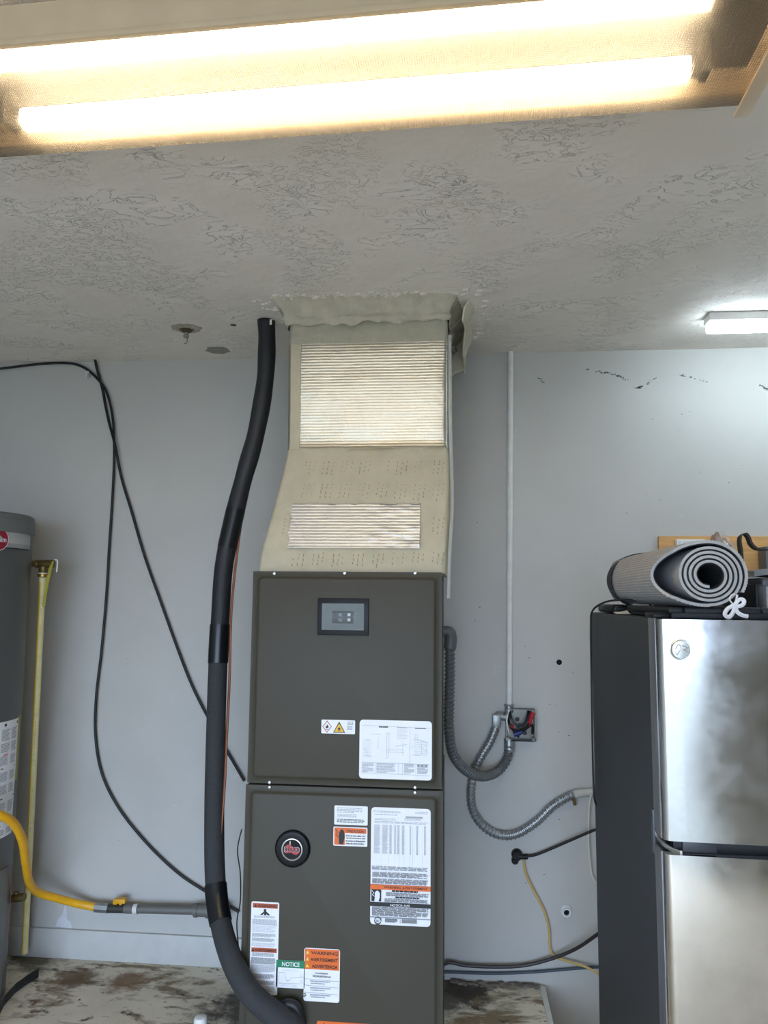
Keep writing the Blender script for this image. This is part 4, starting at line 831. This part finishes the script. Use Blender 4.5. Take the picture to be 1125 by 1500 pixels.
# crumbled mortar edge behind pad
cr = MB()
for k in range(70):
    x = random.uniform(-.02, .32); s = random.uniform(.004, .014); y = -.012-abs(random.gauss(0, .012)); m = 6
    ring = lambda q, z: [Vector((x+s*q*1.4*math.cos(6.283*j/m+k), y+s*q*.8*math.sin(6.283*j/m+k), PLAT+z)) for j in range(m)]
    cr.rings([ring(1, -.001), ring(.9, s*.5), ring(.4, s*.8)])
tag(obj('mortar_rubble', cr, M('rubble', '6f675c', .95, 0, .35, 50)), 'dark crumbled mortar along the wall at the back of the platform', 'rubble', kind='stuff')

# ------------------------------------------------------------------ refrigerator
RX0, RX1, RB, RF, RT_ = .374, 1.085, -1.016, -1.640, 1.667
fr = thing('refrigerator', ((RX0+RX1)/2, (RB+RF)/2, 0), 'top freezer refrigerator with smudged stainless doors and charcoal sides', 'refrigerator')
obj('cabinet', MB().box(RX0, RX1, RF, RB, .03, RT_, .006), 'fridge_side', fr)
obj('base_grille', MB().box(RX0+.01, RX1-.01, RF-.02, RF+.05, 0, .09, .004), 'black_plastic', fr)
for fx_, fy_ in ((RX0+.05, RB-.06), (RX1-.05, RB-.06)): obj('foot', MB().cyl((fx_, fy_, 0), (fx_, fy_, .04), .02, 12), 'black_plastic', fr)
STEEL = steel_mat(); DT = .072
def rdoor(name, z0, z1):
    nx = 26; prof = []; x0, x1 = RX0+.001, RX1-.001; r = .016; yb, yf = RF-.008, RF-DT
    for k in range(7): an = math.radians(180+15*k); prof.append((x0+r+r*math.cos(an), yf+r+r*math.sin(an)))
    for k in range(1, nx): x = x0+r+(x1-x0-2*r)*k/nx; u = 2*k/nx-1; prof.append((x, yf-.008*(1-u*u)))
    for k in range(7): an = math.radians(270+15*k); prof.append((x1-r+r*math.cos(an), yf+r+r*math.sin(an)))
    prof += [(x1, yb), (x0, yb)]
    nz = 24; R = []
    for i in range(nz+1):
        z = z0+(z1-z0)*i/nz; R.append([Vector((x, y, z)) for x, y in prof])
    d = obj(name, MB().rings(R), STEEL, fr, ang=40)
    obj('edge_trim', MB().box(RX0-.0005, RX0+.004, RF-DT+.017, RF-.007, z0-.001, z1+.001, .0015), M('door_edge_grey', '77797c', .35, .3), d)
    obj('gasket', MB().box(RX0+.012, RX1-.012, RF-.0085, RF, z0+.01, z1-.01), 'black_rubber', fr); return d
GAPZ = at(1000, 1243, RF-DT).z
fd_ = rdoor('freezer_door', GAPZ+.012, RT_+.001); rd_ = rdoor('fresh_food_door', .10, GAPZ-.012)
obj('handle_recess', MB().box(RX0+.02, RX1-.02, RF-DT+.014, RF-.004, GAPZ-.0125, GAPZ+.0125, .002), 'black_plastic', fr)
obj('handle_insert', MB().box(RX0+.035, RX0+.095, RF-DT+.008, RF-DT+.020, GAPZ-.009, GAPZ+.009, .001), M('handle_dark', '2a2d33', .4), fr)
h0 = Vector((RX0+.002, RF-.012, GAPZ)); obj('centre_hinge', MB().slab(lambda u, v: Vector((RX0-.001+.030*u*u, RF-.006-.062*u, GAPZ+.013-.022*math.sin(u*1.6)+.008*(v-.5))), 8, 2, (.004, 0, 0)), 'bright_steel', fr)
obj('hinge_plate', MB().box(RX0-.003, RX0+.002, RF-.010, RF+.004, GAPZ-.03, GAPZ+.05, .001), M('hinge_grey', '55585d', .4, .4), fr)
obj('top_hinge_cover', MB().box(RX0+.002, RX0+.034, RF-.035, RF+.03, RT_+.001, RT_+.012, .004), 'black_plastic', fr)
c = at(998, 952, RF-DT-.006); bg_ = obj('badge', MB().lathe([(.0195, -.004), (.0195, .002), (.0185, .003), (.0165, .0028), (.0160, .0018), (.0001, .0024)], (c.x, RF-DT-.004, c.z), '-y', 40), 'bright_steel', fr); bg_['label'] = 'small round silver badge'
SY = RF-DT-.004-.0028
scr = MB()
for (x0, z0, x1, z1, x2, z2) in ((-.011, .001, -.004, .010, .000, .002), (-.001, .002, -.009, -.010, -.010, -.002), (.001, .008, .011, .004, .004, .000), (.004, .001, .010, -.005, .001, -.010)):
    scr.tube([(c.x+x0, SY, c.z+z0), (c.x+x1, SY, c.z+z1), (c.x+x2, SY, c.z+z2)], .0008, 6, 6)
obj('monogram', scr, M('monogram_silver', 'adada9', .35, .9), bg_)  # monogram in muted silver, low contrast against the badge

# ------------------------------------------------------------------ things on top of the refrigerator
TZ = RT_+.001
# black tray under the mat
ty = thing('black_tray', (.53, -1.38, TZ), 'low black plastic tray holding the rolled grey mat', 'tray')
obj('tray_base', MB().box(.415, .625, -1.655, -1.31, TZ, TZ+.012, .005), 'tray_black', ty)
for nm, bx in (('tray_rim', (.410, .440, -1.655, -1.30)), ('tray_rim', (.585, .632, -1.655, -1.30)), ('tray_rim', (.44, .585, -1.655, -1.630)), ('tray_rim', (.44, .585, -1.325, -1.300))): obj(nm, MB().box(*bx, TZ+.008, TZ+.022, .006, 3), 'tray_black', ty)
mc = Vector((.488, 0, TZ+.0845)); MY0, MY1 = -1.660, -1.085
rm = thing('rolled_mat', (mc.x, -1.37, TZ+.015), 'rolled grey ribbed exercise mat with black inner face on the refrigerator', 'mat')
ALL = []; NT_ = 4*48
for i in range(NT_+1):            # clockwise outward, ending underneath
    q = i/NT_; an = math.radians(-90)+2*math.pi*4*(1-q); r = .0215+.0094*4*q
    ALL.append((r*math.cos(an), r*math.sin(an)*.93))
for i in range(1, 241):            # last turn hangs loose towards the left and ends low on the right
    q = i/240; an = math.radians(-90-300*q); lf = max(0, -math.cos(an)); g = min(1, q*6)
    r = .0591+.0075*g; ALL.append((r*math.cos(an)-.027*g*lf**1.3, r*math.sin(an)*.93))
def sheet(off0, off1, y0, y1, ribbed):
    R = []; n = len(ALL)
    for i, (x, z) in enumerate(ALL):
        a = ALL[max(0, i-1)]; b = ALL[min(n-1, i+1)]; tx, tz = b[0]-a[0], b[1]-a[1]; l = math.hypot(tx, tz); nx_, nz_ = -tz/l, tx/l
        o1 = off1+(.0012*((i//2) % 2) if ribbed and i > NT_ else 0); back = .05*max(0, -x-.066)/.03
        sb = .018*max(0, -x-.060)/.03 if i > NT_ else 0
        R.append([Vector((mc.x+x+nx_*q+(sb if y == y1 else 0), y, mc.z+z+nz_*q)) for q, y in ((off0, y0+back), (o1, y0+back), (o1, y1), (off0, y1))])
    return MB().rings(R)
def rib_outer():     # grey outer layer, lengthwise ribs
    return sheet(-.0002, .0050, MY0, MY1, True)
obj('grey_layer', rib_outer(), 'mat_grey', rm, ang=12)
obj('black_layer', sheet(-.0028, -.0004, MY0+.001, MY1-.001, False), 'mat_black', rm)
bandR = []
for i in range(41):
    an = 2*math.pi*i/40; lf = max(0, -math.cos(an)); ro = .0742
    bandR.append([Vector((mc.x+(ro+q)*math.cos(an)-.014*lf**1.3, y, mc.z+(ro+q)*math.sin(an)*.93)) for q, y in ((0, -1.130), (.003, -1.130), (.003, -1.165), (0, -1.165))])
tag(obj('elastic_band', MB().rings(bandR[:-1], close=True), 'black_rubber', rm), None)
# white lace bow hanging at the front
lc = at(1078, 880, -1.665)
lace = thing('white_lace', (lc.x, -1.665, TZ), 'white fabric lace tied in a bow at the front of the black tray', 'lace')
def ribbon(name, pts, w=.0075, Y=-1.664):
    P = spline([at(x, y, Y+dy) for x, y, dy in pts], 6)
    def f(u, v):
        i = u*(len(P)-1); k = min(int(i), len(P)-2); p = P[k].lerp(P[k+1], i-k); d = (P[k+1]-P[k]).normalized(); n = Vector((-d.z, 0, d.x)); return p+n*(v-.5)*w+Vector((0, -.002*math.sin(v*3.14), 0))
    return obj(name, MB().slab(f, len(P)-1, 2, (0, .0018, 0)), 'lace_white', lace)
ribbon('bow_loop', [(1076, 886, 0), (1066, 892, -.004), (1062, 900, -.006), (1068, 904, -.006), (1074, 897, -.004), (1077, 887, 0)])
ribbon('bow_loop', [(1076, 886, 0), (1084, 878, -.005), (1090, 880, -.007), (1088, 886, -.006), (1079, 889, -.002)])
ribbon('bow_tail', [(1077, 887, 0), (1080, 896, -.003), (1087, 901, -.004), (1096, 903, -.004)])
ribbon('bow_tail', [(1076, 886, 0), (1079, 878, .002), (1080, 871, .003)], .004); ribbon('bow_tail', [(1073, 884, 0), (1069, 878, .002), (1072, 872, .003), (1076, 870, .003)], .003)
# flat black device with cord, paper scrap, cream box
dvc = thing('electronics_case', (.435, -1.16, TZ), 'flat black electronic box with rounded end on the back corner of the refrigerator', 'electronics')
obj('case', MB().box(.385, .440, -1.26, -1.06, TZ+.001, TZ+.022, .009, 3), 'black_plastic', dvc); obj('grey_end', MB().box(.4405, .492, -1.26, -1.06, TZ+.001, TZ+.020, .004), M('device_grey', '5b5d60', .4), dvc)
b0 = at(900, 900, -1.27); obj('jack', MB().lathe([(.003, 0), (.003, .001)], (.474, -1.26, TZ+.011), '-y', 10), 'ink_black', dvc)
tag(obj('box', MB().box(.452, .500, -1.19, -1.08, TZ+.0225, TZ+.040, .002), M('cream_card', 'c2bda5', .7)), 'small cream cardboard box tucked behind the rolled mat', 'box')
tag(obj('lid', MB().box(.425, .470, -1.15, -1.06, TZ+.0405, TZ+.046, .002), 'cable_black'), 'thin black lid lying on the cream box behind the mat', 'lid')
tag(obj('paper_scrap', MB().slab(lambda u, v: Vector((.384+.032*u, -1.30+.03*v-.006*u, TZ+.001+.007*u*v+.006*max(0, .5-u)*v)), 6, 3, (0, 0, .001)), 'clear_paper'), 'crumpled scrap of pale paper in front of the flat black box', 'paper')
cdp = [(.470, -1.262, TZ+.012), (.47, -1.29, TZ+.018), (.455, -1.30, TZ+.030), (.41, -1.28, TZ+.034), (.383, -1.18, TZ+.028), (.368, -1.08, TZ+.004), (.3655, -1.06, TZ-.04), (.3655, -1.055, 1.5), (.3655, -1.05, 1.35), (.3655, -1.05, 1.24), (.3665, -1.053, 1.18), (.3675, -1.075, 1.165)]
tag(obj('charger_cable', MB().tube(cdp, .0026, 8, 8), 'cable_black'), 'thin black cord looping off the flat box and down the refrigerator side', 'cord')
# storage container at right
sx0, sx1, sy0, sy1 = .640, .90, -1.52, -1.26
bx = thing('storage_container', ((sx0+sx1)/2, (sy0+sy1)/2, TZ), 'clear plastic food container with dark lid at the right of the mat', 'container')
CLR = clear_mat('clear_bin', (.80, .82, .84), .15, .55)
wl_ = MB(); z0_, z1_ = TZ+.001, TZ+.072
wl_.box(sx0+.022, sx1-.02, sy0+.02, sy1-.02, z0_, z0_+.003); wl_.box(sx0+.012, sx1-.012, sy0+.012, sy0+.015, z0_, z1_); wl_.box(sx0+.012, sx1-.012, sy1-.015, sy1-.012, z0_, z1_); wl_.box(sx0+.012, sx0+.015, sy0+.015, sy1-.015, z0_, z1_); wl_.box(sx1-.015, sx1-.012, sy0+.015, sy1-.015, z0_, z1_)
obj('clear_tub', wl_, CLR, bx, smooth=False)
obj('lid', MB().box(sx0+.004, sx1-.004, sy0+.004, sy1-.004, z1_, z1_+.012, .004), 'lid_dark', bx); obj('lid_latch', MB().box(sx0+.0, sx0+.03, sy0-.002, sy0+.006, z1_-.006, z1_+.008, .002), 'lid_dark', bx)
obj('lid_latch', MB().box(sx0+.09, sx0+.13, sy0-.002, sy0+.006, z1_-.006, z1_+.008, .002), 'lid_dark', bx)
tag(obj('packet', MB().box(sx0+.03, sx1-.03, sy0+.03, sy1-.03, z0_+.006, z0_+.05, .012, 3), 'contents_brown'), 'brown paper packet inside the clear food container', 'packet')
tag(obj('folded_cloth', MB().slab(lambda u, v: Vector((.632+.30*u, -1.50+.20*v, z1_+.016+.010*(.5+noise.noise(Vector((u*3, v*3, 1))))-.010*max(0, .08-u)*8)), 24, 14, (0, 0, .012)), 'cloth_grey'), 'folded grey cloth lying on the lid of the clear container', 'cloth')
# dark bag bulk beside mat
tag(obj('plastic_sheet', MB().box(.6335, .6395, -1.50, -1.30, TZ, TZ+.07, .002), 'tray_black'), 'upright black plastic sheet between the mat and the clear container', 'sheet')
# black strap arching
sp = spline([at(x, y, -1.34) for x, y in ((1085, 829), (1083.5, 810), (1081.5, 795), (1083, 786), (1089, 783), (1094, 788), (1098, 798), (1106, 805), (1116, 806.5), (1135, 806), (1160, 806))], 6)
def strapf(u, v):
    i = u*(len(sp)-1); k = min(int(i), len(sp)-2); p = sp[k].lerp(sp[k+1], i-k); return p+Vector((.002*(v-.5), .018*(v-.5), 0))
so = MB()
so.tube(sp, .0030, 6, 1)
tag(obj('black_strap', MB().slab(lambda u, v: (lambda p: p+Vector((.0, .02*(v-.5), 0)))(strapf(u, .5)), 60, 2, (.0045, 0, .0035)), 'strap_black'), 'stiff black strap arching up behind the clear container', 'strap')
# brown lump in clear plastic
c = at(1054, 806, -1.19); lump = MB(); R = []
for i in range(1, 12):
    ph = math.pi*i/12; ring = []
    for k in range(20):
        th = 2*math.pi*k/20; d = Vector((math.sin(ph)*math.cos(th), math.sin(ph)*math.sin(th), math.cos(ph))); r = 1+.22*noise.noise(d*2.2)+.08*noise.noise(d*6)
        ring.append(Vector((c.x-.004+d.x*r*.044, -1.19+d.y*r*.045, TZ+.104+d.z*r*.092)))
    R.append(ring)
lump.rings(R)
lm = thing('wrapped_bundle', (c.x, -1.19, TZ), 'brown lumpy bundle in clear plastic wrap behind the rolled mat', 'bundle')
obj('filling', lump, 'brown_stone', lm)
R = []
for i in range(1, 12):
    ph = math.pi*i/12; ring = []
    for k in range(20):
        th = 2*math.pi*k/20; d = Vector((math.sin(ph)*math.cos(th), math.sin(ph)*math.sin(th), math.cos(ph))); r = 1.05+.22*noise.noise(d*2.2)+.07*noise.noise(d*5)
        ring.append(Vector((c.x+.002+d.x*r*.046, -1.19+d.y*r*.045, TZ+.106+d.z*r*.091)))
    R.append(ring)
obj('plastic_wrap', MB().rings(R), clear_mat('cling_wrap', (.97, .96, .95), .12, .8), lm, ang=10)

# ------------------------------------------------------------------ wooden board on wall with outlets
w0, w1 = at(965, 785, -.022), at(1125, 783, -.022)
wbz1, wbz0 = w0.z, w0.z-.16
wb = thing('wooden_board', ((w0.x+1.75)/2, -.011, wbz0), 'tan wooden board fixed to the wall behind the refrigerator', 'board')
obj('plank', MB().box(w0.x, 1.75, -.022, 0, wbz0, wbz1, .004), M('board_wood', 'c4965a', .55, 0, .14, 9, .2, 40, stretch=(1, 1, 9)), wb)
oa, ob_ = at(991, 790, -.05), at(1034, 804, -.05)
op = thing('power_outlet', ((oa.x+ob_.x)/2, -.022, ob_.z-.03), 'white double power outlet mounted on the wooden board', 'outlet')
obj('outlet_body', MB().box(oa.x, ob_.x, -.05, -.0225, ob_.z-.03, oa.z, .004), 'white_plastic', op)
for u0, u1 in ((.05, .22), (.26, .60), (.64, .95)): obj('outlet_face', MB().box(oa.x+(ob_.x-oa.x)*u0, oa.x+(ob_.x-oa.x)*u1, -.052, -.0495, ob_.z-.022, oa.z-.005, .001), 'outlet_grey', op)
obj('outlet_screw', MB().lathe([(.003, 0), (.003, .001)], (oa.x+(ob_.x-oa.x)*.62, -.0525, oa.z-.02), '-y', 10), 'screw_zinc', op)
g0_ = at(1121, 800, -.1); tag(obj('grey_wall_box', MB().box(g0_.x, g0_.x+.12, -.10, -.0225, wbz0+.01, g0_.z+.0, .006), 'conduit_grey'), 'grey metal box mounted on the wooden board at the right edge', 'box')
